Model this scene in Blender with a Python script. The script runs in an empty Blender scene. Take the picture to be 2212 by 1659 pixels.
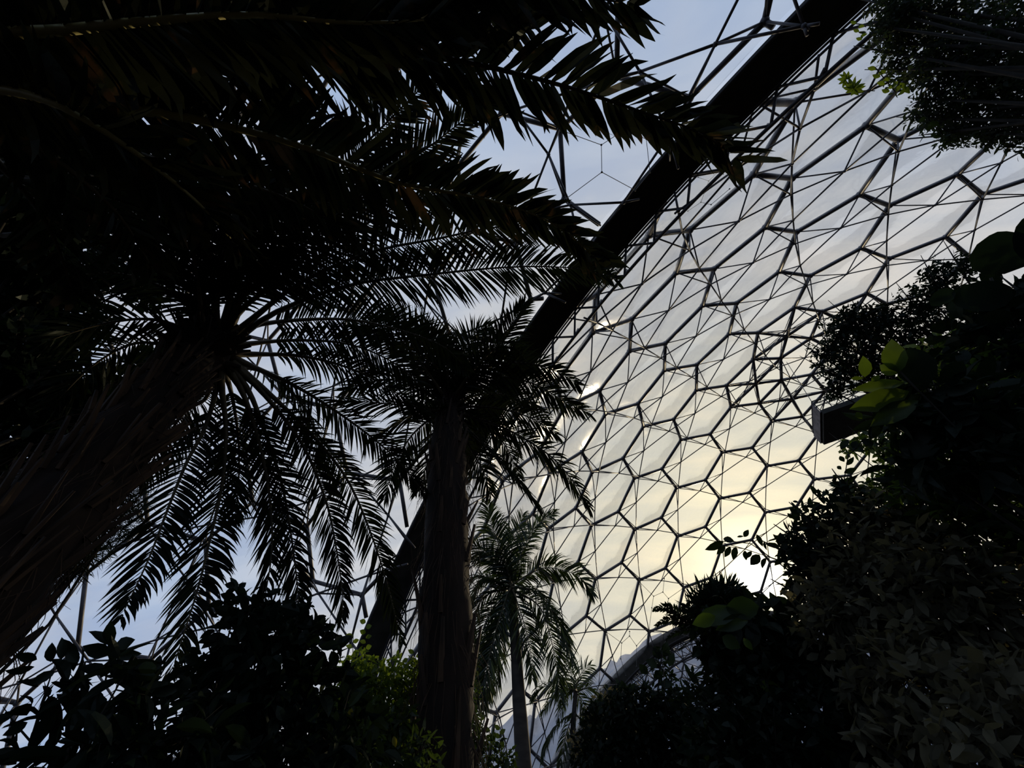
import bpy, math, random
import numpy as np
from mathutils import Vector, Matrix

SC = bpy.context.scene
COL = SC.collection
EYE = np.array([0.0, 0.0, 1.6])
# ------------------------------------------------------------------ camera
AX = np.array([[0.99287, 0.119199, 0.0], [0.092079, -0.766969, -0.635043], [-0.075697, 0.630516, -0.772477]])            # columns: the camera's right, up and back axes
FPX = 869.74
cam = bpy.data.cameras.new('camera')
cam.sensor_width = 36.0
cam.lens = 36.0 * FPX / 2212.0
cam.clip_start = 0.05
cam.clip_end = 3000
camo = bpy.data.objects.new('camera', cam)
COL.objects.link(camo)
camo.matrix_world = Matrix([[*AX[0], EYE[0]], [*AX[1], EYE[1]], [*AX[2], EYE[2]], [0, 0, 0, 1]])
SC.camera = camo

SUN_AZ, SUN_EL = math.radians(27.3), math.radians(19.6)
SUN = Vector((math.sin(SUN_AZ) * math.cos(SUN_EL), math.cos(SUN_AZ) * math.cos(SUN_EL), math.sin(SUN_EL)))

SC.view_settings.view_transform = 'Standard'
SC.view_settings.look = 'None'
SC.view_settings.exposure = 0.0
SC.view_settings.gamma = 1.0
SC.view_settings.use_curve_mapping = False
SC.cycles.max_bounces = 5
SC.cycles.diffuse_bounces = 2
SC.cycles.glossy_bounces = 2
SC.cycles.transmission_bounces = 3
SC.cycles.transparent_max_bounces = 24
SC.cycles.sample_clamp_indirect = 2.0
SC.cycles.caustics_reflective = False
SC.cycles.caustics_refractive = False


def N(nt, kind, **kw):
    n = nt.nodes.new(kind)
    for k, v in kw.items():
        if k.startswith('i_'):
            n.inputs[int(k[2:])].default_value = v
        else:
            setattr(n, k, v)
    return n


def math_(nt, op, a, b=None, clamp=False):
    n = nt.nodes.new('ShaderNodeMath')
    n.operation = op
    n.use_clamp = clamp
    for i, x in enumerate((a, b)):
        if x is None:
            continue
        if isinstance(x, (int, float)):
            n.inputs[i].default_value = x
        else:
            nt.links.new(x, n.inputs[i])
    return n.outputs[0]


def ramp(nt, fac, stops, mode='LINEAR'):
    r = nt.nodes.new('ShaderNodeValToRGB')
    e = r.color_ramp.elements
    r.color_ramp.interpolation = mode
    while len(e) < len(stops):
        e.new(0.5)
    for el, (p, c) in zip(e, stops):
        el.position = p
        el.color = (*c, 1) if len(c) == 3 else c
    nt.links.new(fac, r.inputs[0])
    return r.outputs[0]


def mixc(nt, fac, a, b, mode='MIX'):
    m = nt.nodes.new('ShaderNodeMix')
    m.data_type = 'RGBA'
    m.blend_type = mode
    for sock, x in ((m.inputs[0], fac), (m.inputs[6], a), (m.inputs[7], b)):
        if isinstance(x, (int, float)):
            sock.default_value = x
        elif isinstance(x, tuple):
            sock.default_value = (*x, 1)
        else:
            nt.links.new(x, sock)
    return m.outputs[2]


# ------------------------------------------------------------------ sky: hazy low sun, blue away from it, soft clouds
world = bpy.data.worlds.new('sky')
SC.world = world
world.use_nodes = True
nt = world.node_tree
nt.nodes.clear()
tc = N(nt, 'ShaderNodeTexCoord')
dot = N(nt, 'ShaderNodeVectorMath', operation='DOT_PRODUCT')
nrm = N(nt, 'ShaderNodeVectorMath', operation='NORMALIZE')
nt.links.new(tc.outputs['Generated'], nrm.inputs[0])
nt.links.new(nrm.outputs[0], dot.inputs[0])
dot.inputs[1].default_value = SUN
ang = math_(nt, 'DIVIDE', math_(nt, 'ARCCOSINE', math_(nt, 'MULTIPLY', dot.outputs['Value'], 0.999999)), math.pi)
clear = ramp(nt, ang, [(0.0, (1.15, 1.05, .78)), (.035, (1.02, .93, .66)), (.07, (.88, .82, .62)), (.12, (.77, .74, .61)), (.20, (.67, .67, .66)),
                       (.30, (.50, .57, .70)), (.42, (.33, .475, .74)), (.7, (.30, .45, .74)), (1.0, (.28, .42, .70))])
sep = N(nt, 'ShaderNodeSeparateXYZ')
nt.links.new(nrm.outputs[0], sep.inputs[0])
zz = math_(nt, 'ADD', math_(nt, 'MAXIMUM', sep.outputs[2], 0.0), 0.35)
cx = math_(nt, 'DIVIDE', sep.outputs[0], zz)
cy = math_(nt, 'DIVIDE', sep.outputs[1], zz)
comb = N(nt, 'ShaderNodeCombineXYZ')
nt.links.new(cx, comb.inputs[0])
nt.links.new(cy, comb.inputs[1])
no = N(nt, 'ShaderNodeTexNoise')
no.inputs['Scale'].default_value = 1.5
no.inputs['Detail'].default_value = 6
no.inputs['Roughness'].default_value = .55
no.inputs['Distortion'].default_value = .3
nt.links.new(comb.outputs[0], no.inputs['Vector'])
cl = ramp(nt, no.outputs[0], [(.42, (0, 0, 0)), (.62, (1, 1, 1))])
ccol = ramp(nt, ang, [(0.0, (1.05, .92, .68)), (.08, (.84, .77, .58)), (.20, (.73, .69, .64)), (.35, (.60, .61, .66)), (1.0, (.52, .55, .64))])
sky = mixc(nt, math_(nt, 'MULTIPLY', cl, .75), clear, ccol)
# thin streaks of cirrus
mp = N(nt, 'ShaderNodeMapping')
mp.inputs['Rotation'].default_value = (0, 0, .9)
mp.inputs['Scale'].default_value = (1.2, 4.5, 1)
nt.links.new(comb.outputs[0], mp.inputs[0])
n2 = N(nt, 'ShaderNodeTexNoise')
n2.inputs['Scale'].default_value = 2.2
n2.inputs['Detail'].default_value = 7
n2.inputs['Distortion'].default_value = .6
nt.links.new(mp.outputs[0], n2.inputs['Vector'])
st = ramp(nt, n2.outputs[0], [(.40, (.88, .90, .94)), (.52, (1.0, .995, .985)), (.66, (1.14, 1.09, 1.03))])
sky = mixc(nt, 1.0, sky, st, 'MULTIPLY')
low = ramp(nt, sep.outputs[2], [(.0, (0.02, 0.02, 0.02)), (.004, (1, 1, 1))])
sky = mixc(nt, 1.0, sky, low, 'MULTIPLY')
# the sun's disc in bright haze
halo = ramp(nt, ang, [(0.0, (1, 1, 1)), (.0055, (1, 1, 1)), (.009, (.22, .20, .15)), (.017, (.05, .043, .026)), (.045, (.012, .009, .004)), (.09, (0, 0, 0))], 'EASE')
hm = N(nt, 'ShaderNodeVectorMath', operation='SCALE')
hm.inputs[3].default_value = 9.0
nt.links.new(halo, hm.inputs[0])
ad = N(nt, 'ShaderNodeVectorMath', operation='ADD')
nt.links.new(sky, ad.inputs[0])
nt.links.new(hm.outputs[0], ad.inputs[1])
bg = N(nt, 'ShaderNodeBackground')
nt.links.new(ad.outputs[0], bg.inputs[0])
bg.inputs[1].default_value = 1.0
out = N(nt, 'ShaderNodeOutputWorld')
nt.links.new(bg.outputs[0], out.inputs[0])

sun = bpy.data.lights.new('sun', 'SUN')
sun.energy = 3.0
sun.angle = math.radians(2.2)
sun.color = (1.0, .80, .50)
suno = bpy.data.objects.new('sun', sun)
COL.objects.link(suno)
suno.rotation_euler = (-SUN).to_track_quat('-Z', 'Y').to_euler()
suno.location = (30, 60, 60)


# ------------------------------------------------------------------ helpers
def at(u, v, r):
    """the point r metres from the camera in the direction of pixel (u, v)"""
    d = np.array([(u - 1106.0) / FPX, -(v - 829.5) / FPX, -1.0])
    d /= np.linalg.norm(d)
    return EYE + r * (AX @ d)


def px_size(u, v, r):
    """metres one pixel spans at that place"""
    p = at(u, v, r)
    a, b = np.linalg.norm(at(u + 1, v, r) - p), np.linalg.norm(at(u, v + 1, r) - p)
    return math.sqrt(a * b)


def unit(v):
    v = np.asarray(v, float)
    return v / max(np.linalg.norm(v), 1e-9)


class MB:
    """collects vertices and faces for one mesh object"""

    def __init__(self):
        self.v, self.f, self.n = [], [], 0

    def add(self, verts, faces):
        verts = np.asarray(verts, float).reshape(-1, 3)
        self.v.append(verts)
        o = self.n
        self.f.extend([[i + o for i in f] for f in faces])
        self.n += len(verts)

    def addgrid(self, verts, faces, count, nv):
        """count copies of a template: verts (count*nv,3), faces on template indices"""
        o = self.n
        self.v.append(verts.reshape(-1, 3))
        for k in range(count):
            b = o + k * nv
            for f in faces:
                self.f.append([i + b for i in f])
        self.n += count * nv

    def tube(self, pts, radii, n=8, caps=True):
        pts = [np.asarray(p, float) for p in pts]
        if isinstance(radii, (int, float)):
            radii = [radii] * len(pts)
        t0 = unit(pts[1] - pts[0])
        s = np.cross(t0, [0, 0, 1])
        if np.linalg.norm(s) < .05:
            s = np.cross(t0, [1, 0, 0])
        s = unit(s)
        vs = []
        for i, p in enumerate(pts):
            t = unit(pts[min(i + 1, len(pts) - 1)] - pts[max(i - 1, 0)])
            s = unit(s - t * (s @ t))
            b = np.cross(t, s)
            for k in range(n):
                a = 2 * math.pi * k / n
                vs.append(p + radii[i] * (math.cos(a) * s + math.sin(a) * b))
        fs = []
        for i in range(len(pts) - 1):
            for k in range(n):
                k2 = (k + 1) % n
                fs.append([i * n + k, i * n + k2, (i + 1) * n + k2, (i + 1) * n + k])
        if caps:
            fs.append(list(range(n))[::-1])
            fs.append([(len(pts) - 1) * n + k for k in range(n)])
        self.add(vs, fs)

    def ball(self, c, r, n=8, m=5):
        vs = [[c[0], c[1], c[2] + r]]
        for j in range(1, m):
            th = math.pi * j / m
            for k in range(n):
                a = 2 * math.pi * k / n
                vs.append([c[0] + r * math.sin(th) * math.cos(a), c[1] + r * math.sin(th) * math.sin(a), c[2] + r * math.cos(th)])
        vs.append([c[0], c[1], c[2] - r])
        fs = [[0, 1 + k, 1 + (k + 1) % n] for k in range(n)]
        for j in range(m - 2):
            for k in range(n):
                k2 = (k + 1) % n
                fs.append([1 + j * n + k, 1 + (j + 1) * n + k, 1 + (j + 1) * n + k2, 1 + j * n + k2])
        b = 1 + (m - 2) * n
        fs += [[len(vs) - 1, b + (k + 1) % n, b + k] for k in range(n)]
        self.add(vs, fs)

    def box(self, c, ax, ay, az):
        c, ax, ay, az = [np.asarray(q, float) for q in (c, ax, ay, az)]
        vs = [c + i * ax + j * ay + k * az for i in (-1, 1) for j in (-1, 1) for k in (-1, 1)]
        self.add(vs, [[0, 1, 3, 2], [4, 6, 7, 5], [0, 4, 5, 1], [2, 3, 7, 6], [0, 2, 6, 4], [1, 5, 7, 3]])

    def build(self, name, mat, parent=None, origin=None, smooth=False):
        me = bpy.data.meshes.new(name)
        V = np.concatenate(self.v) if self.v else np.zeros((0, 3))
        o = np.zeros(3)
        if parent is not None:
            o = np.array(parent['_o'])
        elif origin is not None:
            o = np.asarray(origin, float)
        me.from_pydata((V - o).tolist(), [], self.f)
        if smooth:
            me.polygons.foreach_set('use_smooth', [True] * len(me.polygons))
        me.materials.append(mat)
        me.update()
        ob = bpy.data.objects.new(name, me)
        COL.objects.link(ob)
        ob['_o'] = [float(x) for x in o]
        if parent is not None:
            ob.parent = parent
        else:
            ob.location = o
        return ob


def thing(name, label, cat, loc, group=None):
    o = bpy.data.objects.new(name, None)
    COL.objects.link(o)
    o.location = loc
    o.empty_display_size = .3
    o['_o'] = [float(x) for x in loc]
    o['label'] = label
    o['category'] = cat
    if group:
        o['group'] = group
    return o


def struct(name, loc):
    o = bpy.data.objects.new(name, None)
    COL.objects.link(o)
    o.location = loc
    o['_o'] = [float(x) for x in loc]
    o['kind'] = 'structure'
    return o


# ------------------------------------------------------------------ materials
def newmat(name):
    m = bpy.data.materials.new(name)
    m.use_nodes = True
    m.node_tree.nodes.clear()
    return m, m.node_tree


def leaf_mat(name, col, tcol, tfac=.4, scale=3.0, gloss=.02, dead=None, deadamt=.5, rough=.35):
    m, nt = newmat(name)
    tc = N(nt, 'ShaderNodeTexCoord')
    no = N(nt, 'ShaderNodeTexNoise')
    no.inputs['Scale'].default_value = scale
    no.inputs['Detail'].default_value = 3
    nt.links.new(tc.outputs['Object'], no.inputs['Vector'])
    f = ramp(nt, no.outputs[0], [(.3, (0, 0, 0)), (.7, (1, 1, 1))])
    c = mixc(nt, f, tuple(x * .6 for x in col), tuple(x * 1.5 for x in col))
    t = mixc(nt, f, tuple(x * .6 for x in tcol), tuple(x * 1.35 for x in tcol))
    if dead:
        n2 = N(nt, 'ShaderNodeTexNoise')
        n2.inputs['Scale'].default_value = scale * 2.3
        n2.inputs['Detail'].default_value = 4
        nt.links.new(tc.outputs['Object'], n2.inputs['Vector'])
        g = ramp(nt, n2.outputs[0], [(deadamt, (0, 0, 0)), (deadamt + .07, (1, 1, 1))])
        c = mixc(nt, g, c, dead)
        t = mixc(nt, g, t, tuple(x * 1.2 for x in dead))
    d = N(nt, 'ShaderNodeBsdfDiffuse')
    tr = N(nt, 'ShaderNodeBsdfTranslucent')
    nt.links.new(c, d.inputs[0])
    nt.links.new(t, tr.inputs[0])
    mx = N(nt, 'ShaderNodeMixShader')
    mx.inputs[0].default_value = tfac
    nt.links.new(d.outputs[0], mx.inputs[1])
    nt.links.new(tr.outputs[0], mx.inputs[2])
    gl = N(nt, 'ShaderNodeBsdfGlossy')
    gl.inputs['Roughness'].default_value = rough
    gl.inputs[0].default_value = (.5, .55, .5, 1)
    m2 = N(nt, 'ShaderNodeMixShader')
    m2.inputs[0].default_value = gloss
    nt.links.new(mx.outputs[0], m2.inputs[1])
    nt.links.new(gl.outputs[0], m2.inputs[2])
    o = N(nt, 'ShaderNodeOutputMaterial')
    nt.links.new(m2.outputs[0], o.inputs[0])
    return m


def solid(name, c1, c2, scale=8, rough=.7, metallic=0., stretch=None, bump=0.):
    m, nt = newmat(name)
    tc = N(nt, 'ShaderNodeTexCoord')
    no = N(nt, 'ShaderNodeTexNoise')
    no.inputs['Scale'].default_value = scale
    no.inputs['Detail'].default_value = 5
    src = tc.outputs['Object']
    if stretch:
        mp = N(nt, 'ShaderNodeMapping')
        mp.inputs['Scale'].default_value = stretch
        nt.links.new(src, mp.inputs[0])
        src = mp.outputs[0]
    nt.links.new(src, no.inputs['Vector'])
    f = ramp(nt, no.outputs[0], [(.35, (0, 0, 0)), (.65, (1, 1, 1))])
    b = N(nt, 'ShaderNodeBsdfPrincipled')
    nt.links.new(mixc(nt, f, c1, c2), b.inputs['Base Color'])
    b.inputs['Roughness'].default_value = rough
    b.inputs['Metallic'].default_value = metallic
    b.inputs['Specular IOR Level'].default_value = .25
    if bump:
        bp = N(nt, 'ShaderNodeBump')
        bp.inputs['Strength'].default_value = bump
        nt.links.new(no.outputs[0], bp.inputs['Height'])
        nt.links.new(bp.outputs[0], b.inputs['Normal'])
    o = N(nt, 'ShaderNodeOutputMaterial')
    nt.links.new(b.outputs[0], o.inputs[0])
    return m


def film_mat(name, haze):
    """clear inflated foil: mostly see-through, a little milky where dust lies, glossy at a glance"""
    m, nt = newmat(name)
    tc = N(nt, 'ShaderNodeTexCoord')
    mp = N(nt, 'ShaderNodeMapping')
    mp.inputs['Scale'].default_value = (.5, .5, 1.4)
    nt.links.new(tc.outputs['Object'], mp.inputs[0])
    no = N(nt, 'ShaderNodeTexNoise')
    no.inputs['Scale'].default_value = .7
    no.inputs['Detail'].default_value = 7
    no.inputs['Roughness'].default_value = .65
    no.inputs['Distortion'].default_value = 1.2
    nt.links.new(mp.outputs[0], no.inputs['Vector'])
    dust = ramp(nt, no.outputs[0], [(.35, (haze * .5,) * 3), (.62, (haze,) * 3), (.8, (haze * 2.2,) * 3)])
    t = N(nt, 'ShaderNodeBsdfTransparent')
    t.inputs[0].default_value = (.965, .965, .965, 1)
    tl = N(nt, 'ShaderNodeBsdfTranslucent')
    tl.inputs[0].default_value = (.92, .92, .92, 1)
    m1 = N(nt, 'ShaderNodeMixShader')
    nt.links.new(dust, m1.inputs[0])
    nt.links.new(t.outputs[0], m1.inputs[1])
    nt.links.new(tl.outputs[0], m1.inputs[2])
    wv = N(nt, 'ShaderNodeTexNoise')
    wv.inputs['Scale'].default_value = .9
    wv.inputs['Detail'].default_value = 4
    nt.links.new(mp.outputs[0], wv.inputs['Vector'])
    bp = N(nt, 'ShaderNodeBump')
    bp.inputs['Strength'].default_value = .12
    bp.inputs['Distance'].default_value = .3
    nt.links.new(wv.outputs[0], bp.inputs['Height'])
    g = N(nt, 'ShaderNodeBsdfGlossy')
    g.inputs['Roughness'].default_value = .16
    g.inputs[0].default_value = (.9, .9, .9, 1)
    nt.links.new(bp.outputs[0], g.inputs['Normal'])
    lw = N(nt, 'ShaderNodeLayerWeight')
    lw.inputs[0].default_value = .12
    nt.links.new(bp.outputs[0], lw.inputs['Normal'])
    fac = math_(nt, 'MULTIPLY', lw.outputs['Fresnel'], .26, True)
    m2 = N(nt, 'ShaderNodeMixShader')
    nt.links.new(fac, m2.inputs[0])
    nt.links.new(m1.outputs[0], m2.inputs[1])
    nt.links.new(g.outputs[0], m2.inputs[2])
    o = N(nt, 'ShaderNodeOutputMaterial')
    nt.links.new(m2.outputs[0], o.inputs[0])
    return m


STEEL = solid('painted_steel', (.060, .058, .066), (.095, .090, .098), 3, .45)
STEEL_D = solid('dark_steel', (.030, .029, .032), (.05, .048, .052), 3, .5)
COVER = solid('arch_cover', (.016, .016, .013), (.034, .033, .027), 1.2, .8)
CABLE = solid('cable', (.03, .03, .035), (.05, .05, .05), 3, .5)
FILM = film_mat('foil_hazy', .10)
FILM2 = film_mat('foil_clear', .022)
SOIL = solid('soil', (.012, .010, .007), (.03, .024, .016), 2, .95)
HILL = solid('hazed_hill_scrub', (.20, .22, .26), (.34, .35, .39), .08, 1.0)  # distance haze put into the scrub's colour as a pale blue-grey
PALM = leaf_mat('palm_leaf', (.0075, .0095, .007), (.009, .013, .004), .35, 2.0, .008)
PALM_BR = leaf_mat('palm_leaf_browned', (.009, .010, .007), (.011, .013, .005), .4, 1.6, .008, (.042, .024, .010), .60)
PALM2 = leaf_mat('royal_palm_leaf', (.012, .018, .010), (.03, .05, .012), .4, 1.0, .03)
RACHIS = solid('frond_stalk', (.035, .028, .014), (.075, .058, .028), 6, .6)
RACHIS_G = solid('pale_frond_stalk', (.26, .24, .09), (.36, .32, .14), 5, .55)
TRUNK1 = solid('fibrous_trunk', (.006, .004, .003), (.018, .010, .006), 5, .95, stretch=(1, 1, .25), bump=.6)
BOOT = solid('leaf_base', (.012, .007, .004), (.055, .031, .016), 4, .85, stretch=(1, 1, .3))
FIBRE = solid('hanging_fibre', (.02, .011, .006), (.05, .027, .014), 5, .9)
TRUNK4 = solid('smooth_grey_trunk', (.018, .014, .011), (.036, .029, .022), 2.0, .85, stretch=(1, 1, 3))
BARK = solid('bark', (.008, .007, .005), (.018, .015, .011), 9, .9)
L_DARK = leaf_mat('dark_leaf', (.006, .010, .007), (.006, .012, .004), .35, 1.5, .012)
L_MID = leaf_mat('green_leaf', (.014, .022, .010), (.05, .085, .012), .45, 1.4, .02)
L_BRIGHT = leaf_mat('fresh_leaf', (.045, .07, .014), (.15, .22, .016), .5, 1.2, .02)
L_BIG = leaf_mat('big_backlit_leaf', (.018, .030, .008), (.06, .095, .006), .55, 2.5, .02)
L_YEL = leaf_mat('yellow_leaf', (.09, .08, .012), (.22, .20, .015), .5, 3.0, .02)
L_GREY = leaf_mat('grey_green_leaf', (.022, .027, .023), (.03, .045, .016), .45, 1.2, .01)  # plain grey-green leaf tone, varied by noise
L_VEIL = leaf_mat('olive_veil_leaf', (.066, .062, .042), (.085, .078, .036), .45, 1.0, .003)  # brownish veiling glare put into the leaf colour, lighter and greyer

# ------------------------------------------------------------------ the roof: three steel-and-foil domes that meet at arches
# outer hub positions in metres and, per panel, the hubs round it
V1 = [[38.96,40.34,44.21],[36.6,44.13,43.77],[31.99,43.73,43.33],[29.31,48.02,42.23],[24.22,47.21,41.15],[21.27,51.29,39.32],[16.34,50.35,37.57],[13.58,54.5,34.98],[8.86,53.32,32.58],[6.38,57.08,29.37],[2.41,55.93,26.59],[0.68,59.32,23.21],[-2.6,58.02,20.31],[-3.88,61.04,16.7],[-6.53,59.54,13.9],[39.46,47.99,43.31],[37.12,52.49,42.21],[31.94,52.16,41.75],[29.41,56.51,39.98],[24.08,55.99,38.82],[21.37,59.97,36.35],[16.29,59.29,34.48],[13.7,62.93,31.32],[8.91,61.9,28.83],[6.87,65.23,25.2],[2.78,63.79,22.5],[1.4,66.79,18.7],[-1.95,65.4,15.76],[40.04,56.38,41.14],[37.5,60.72,39.39],[32.13,60.6,38.88],[29.57,64.7,36.45],[24.22,64.39,35.19],[21.68,68.19,32.02],[16.52,67.36,30.2],[14.28,70.7,26.49],[9.63,69.41,24.28],[8.03,72.27,20.4],[3.9,70.86,17.69],[40.38,64.57,37.67],[37.96,68.7,35.26],[32.53,68.57,34.77],[30.01,72.66,31.48],[24.72,72.25,30.28],[22.55,75.67,26.6],[17.31,74.5,25.06],[15.59,77.65,20.8],[10.97,76.46,18.58],[40.92,72.43,32.83],[38.71,76.32,29.7],[33.25,76.41,29.06],[31.27,79.98,25.25],[25.93,79.62,24.04],[24.1,82.57,19.83],[19.03,81.73,18.13],[41.71,79.5,26.77],[39.57,82.74,23.27],[34.49,83.06,22.41],[42.33,85.08,20.32],[43.2,39.94,44.2],[46.24,43.22,43.74],[44.13,47.72,43.27],[47.22,51.26,42.25],[45.16,55.89,41.12],[47.99,59.39,39.54],[45.56,64.05,37.7],[48.54,67.82,35.25],[46.22,72.07,32.76],[49.09,75.54,29.61],[46.78,79.07,26.76],[49.46,81.89,23.26],[47.15,84.66,20.32],[49.62,86.82,16.7],[50.81,41.92,43.25],[53.89,45.27,42.26],[52.14,50.06,41.76],[55.19,53.66,40.12],[53.18,58.49,38.95],[56.14,62.32,36.5],[53.84,67.08,34.59],[56.8,70.64,31.37],[54.34,74.87,28.88],[57.08,77.85,25.17],[54.51,81.34,22.41],[56.97,83.63,18.5],[54.39,86.34,15.73],[58.6,43.89,41.16],[61.91,47.33,39.47],[60.19,52.35,38.95],[63.45,56.0,36.49],[61.42,61.09,35.23],[64.48,64.63,32.0],[62.13,69.43,30.06],[64.88,72.52,26.24],[62.28,76.72,23.84],[64.66,79.15,19.73],[61.92,82.58,17.16],[66.75,45.85,37.61],[70.04,49.29,35.17],[68.47,54.42,34.56],[71.52,57.87,31.37],[69.56,62.98,30.06],[72.24,66.13,26.24],[69.89,70.87,24.36],[72.13,73.45,20.18],[69.49,77.54,17.95],[74.5,47.65,32.7],[77.46,50.94,29.61],[76.06,56.04,28.88],[78.61,59.17,25.17],[76.76,64.16,23.84],[78.84,66.85,19.73],[76.56,71.41,17.95],[81.28,49.15,26.76],[83.69,52.2,23.26],[82.43,57.12,22.41],[84.35,59.88,18.5],[82.61,64.63,17.16],[86.76,50.3,20.32],[88.54,53.05,16.7],[87.4,57.71,15.73],[37.46,36.21,44.23],[33.2,35.46,43.84],[32.2,30.77,43.39],[27.74,29.7,42.45],[26.82,24.73,41.39],[21.84,23.42,39.64],[21.07,18.31,37.84],[16.08,16.9,35.21],[15.34,12.12,32.66],[10.77,10.8,29.24],[10.67,6.64,26.46],[7.04,6.05,23.16],[7.35,2.48,20.3],[30.23,39.34,43.37],[25.31,38.54,42.32],[24.23,33.66,41.94],[19.12,32.43,40.14],[18.12,27.56,39.12],[13.01,26.0,36.42],[12.16,20.91,34.6],[7.57,19.64,31.26],[7.07,14.65,28.71],[3.23,13.84,25.08],[3.32,9.49,22.35],[22.38,42.66,41.21],[17.31,41.42,39.44],[15.86,36.51,38.97],[10.9,35.06,36.41],[9.64,30.13,35.24],[5.02,29.01,31.94],[4.03,23.8,29.98],[0.13,22.76,26.22],[-0.23,17.82,23.82],[-3.56,17.24,19.73],[14.27,45.43,37.59],[9.23,44.25,34.96],[7.65,39.2,34.41],[3.18,38.27,31.2],[1.92,33.17,30.01],[-2.04,32.22,26.24],[-2.93,27.02,24.35],[-6.25,26.24,20.18],[-6.52,21.38,17.95],[6.59,48.25,32.47],[2.36,47.4,29.39],[0.66,42.51,28.76],[-3.11,41.6,25.16],[-4.53,36.48,23.84],[-7.8,35.52,19.73],[-8.64,30.49,17.95],[0.47,51.22,26.62],[-3.13,50.22,23.25],[-4.99,45.5,22.4],[-8.16,44.41,18.5],[-9.55,39.54,17.16],[-4.48,53.57,20.32],[-7.54,52.39,16.7],[-9.35,47.95,15.73],[-8.31,55.35,13.9],[40.55,33.34,44.2],[40.05,28.93,43.76],[44.34,26.75,43.3],[43.77,21.86,42.26],[47.89,19.54,41.23],[47.14,14.79,39.63],[51.83,12.27,37.77],[52.11,7.5,35.22],[56.62,5.45,32.7],[56.33,1.03,29.61],[35.77,27.54,43.35],[35.31,22.89,42.37],[39.38,19.93,41.79],[38.52,14.94,40.03],[42.63,12.41,38.96],[42.45,7.5,36.47],[47.36,5.05,34.58],[47.21,0.47,31.37],[51.7,-1.51,28.88],[30.62,21.34,41.34],[29.57,16.25,39.48],[33.95,13.14,38.92],[32.87,8.29,36.37],[37.61,5.36,35.14],[37.39,0.79,31.97],[42.18,-1.69,30.06],[41.79,-5.8,26.24],[24.98,14.69,37.73],[24.26,9.92,35.24],[28.09,6.61,34.45],[27.67,2.0,31.23],[32.33,-0.87,30.02],[32.07,-4.96,26.23],[36.76,-7.41,24.36],[19.29,8.55,32.58],[18.55,3.9,29.15],[22.84,0.73,28.6],[22.76,-3.13,25.08],[27.25,-6.02,23.83],[27.16,-9.42,19.73],[14.52,3.25,26.42],[14.54,-0.48,23.14],[18.5,-3.69,22.35],[18.6,-7.02,18.49],[22.8,-9.84,17.16],[11.01,-0.7,20.3],[44.38,35.56,44.18],[48.0,33.86,43.77],[51.72,37.08,43.28],[55.85,35.5,42.33],[59.72,38.93,41.16],[64.23,37.31,39.47],[67.93,40.77,37.61],[72.4,39.14,35.17],[75.68,42.57,32.7],[79.78,40.92,29.61],[82.42,44.2,26.76],[85.93,42.53,23.26],[87.85,45.58,20.32],[47.8,28.66,43.28],[52.04,27.07,42.36],[56.13,30.34,41.88],[60.74,28.54,40.19],[64.88,32.04,38.96],[69.43,30.21,36.49],[73.24,33.84,34.56],[77.5,32.08,31.37],[80.77,35.72,28.88],[52.06,22.17,41.29],[56.4,20.03,39.63],[61.01,23.22,39.01],[65.61,21.23,36.5],[69.84,24.74,35.23],[74.15,22.91,32.0],[77.99,26.63,30.06],[56.65,14.96,37.72],[61.25,12.88,35.18],[65.67,15.96,34.56],[69.9,14.13,31.37],[74.16,17.57,30.06],[61.09,8.13,32.7],[9.64,79.27,13.7],[5.25,77.53,11.08],[2.55,73.56,13.01],[-1.27,71.5,10.08],[-3.27,67.61,11.62],[-6.43,65.28,8.7],[-7.77,61.59,10.03],[3.98,79.35,6.11],[-0.04,76.99,3.23],[-2.61,73.05,5.32],[-5.91,70.45,2.34],[-7.74,66.58,4.18],[-0.92,78.21,-2.05],[-4.35,75.38,-4.99],[-6.78,71.55,-2.69],[56.06,88.26,11.61],[60.39,87.57,10.05],[61.44,89.32,5.32],[65.97,88.1,3.23],[66.86,89.31,-2.05],[71.35,87.43,-4.58],[63.67,84.6,12.84],[68.2,83.24,10.98],[69.46,85.0,6.1],[74.0,83.04,3.72],[74.99,84.25,-1.69],[79.23,81.63,-4.43],[71.29,79.61,13.52],[75.72,77.59,11.31],[77.17,79.26,6.39],[81.36,76.65,3.72],[82.42,77.8,-1.69],[78.35,73.48,13.52],[82.38,70.94,10.98],[83.94,72.44,6.1],[84.36,66.64,12.84],[87.77,63.82,10.05],[89.07,59.63,11.61],[-10.64,54.81,10.03],[-12.35,51.28,8.7],[-11.83,47.38,11.61],[-13.25,43.23,10.05],[-12.15,38.94,12.84],[-13.07,34.3,10.98],[-11.3,29.87,13.52],[-11.59,25.01,11.31],[-9.19,20.76,13.52],[-14.2,51.31,4.18],[-15.7,47.31,2.34],[-15.27,43.12,5.32],[-16.32,38.54,3.23],[-15.21,34.01,6.1],[-15.6,29.08,3.72],[-13.74,24.51,6.39],[-17.1,47.16,-2.69],[-18.16,42.76,-4.99],[-17.81,38.32,-2.05],[-18.24,33.47,-4.58],[-17.14,28.77,-1.69],[-10.3,58.66,7.64],[-11.66,59.24,3.77],[-13.84,55.42,1.63],[-14.98,55.72,-2.87],[-16.73,51.47,-5.36],[-10.44,63.46,1.63],[-11.44,64.07,-2.87],[-13.8,60.15,-5.24],[-9.61,68.28,-5.36]]
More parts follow.
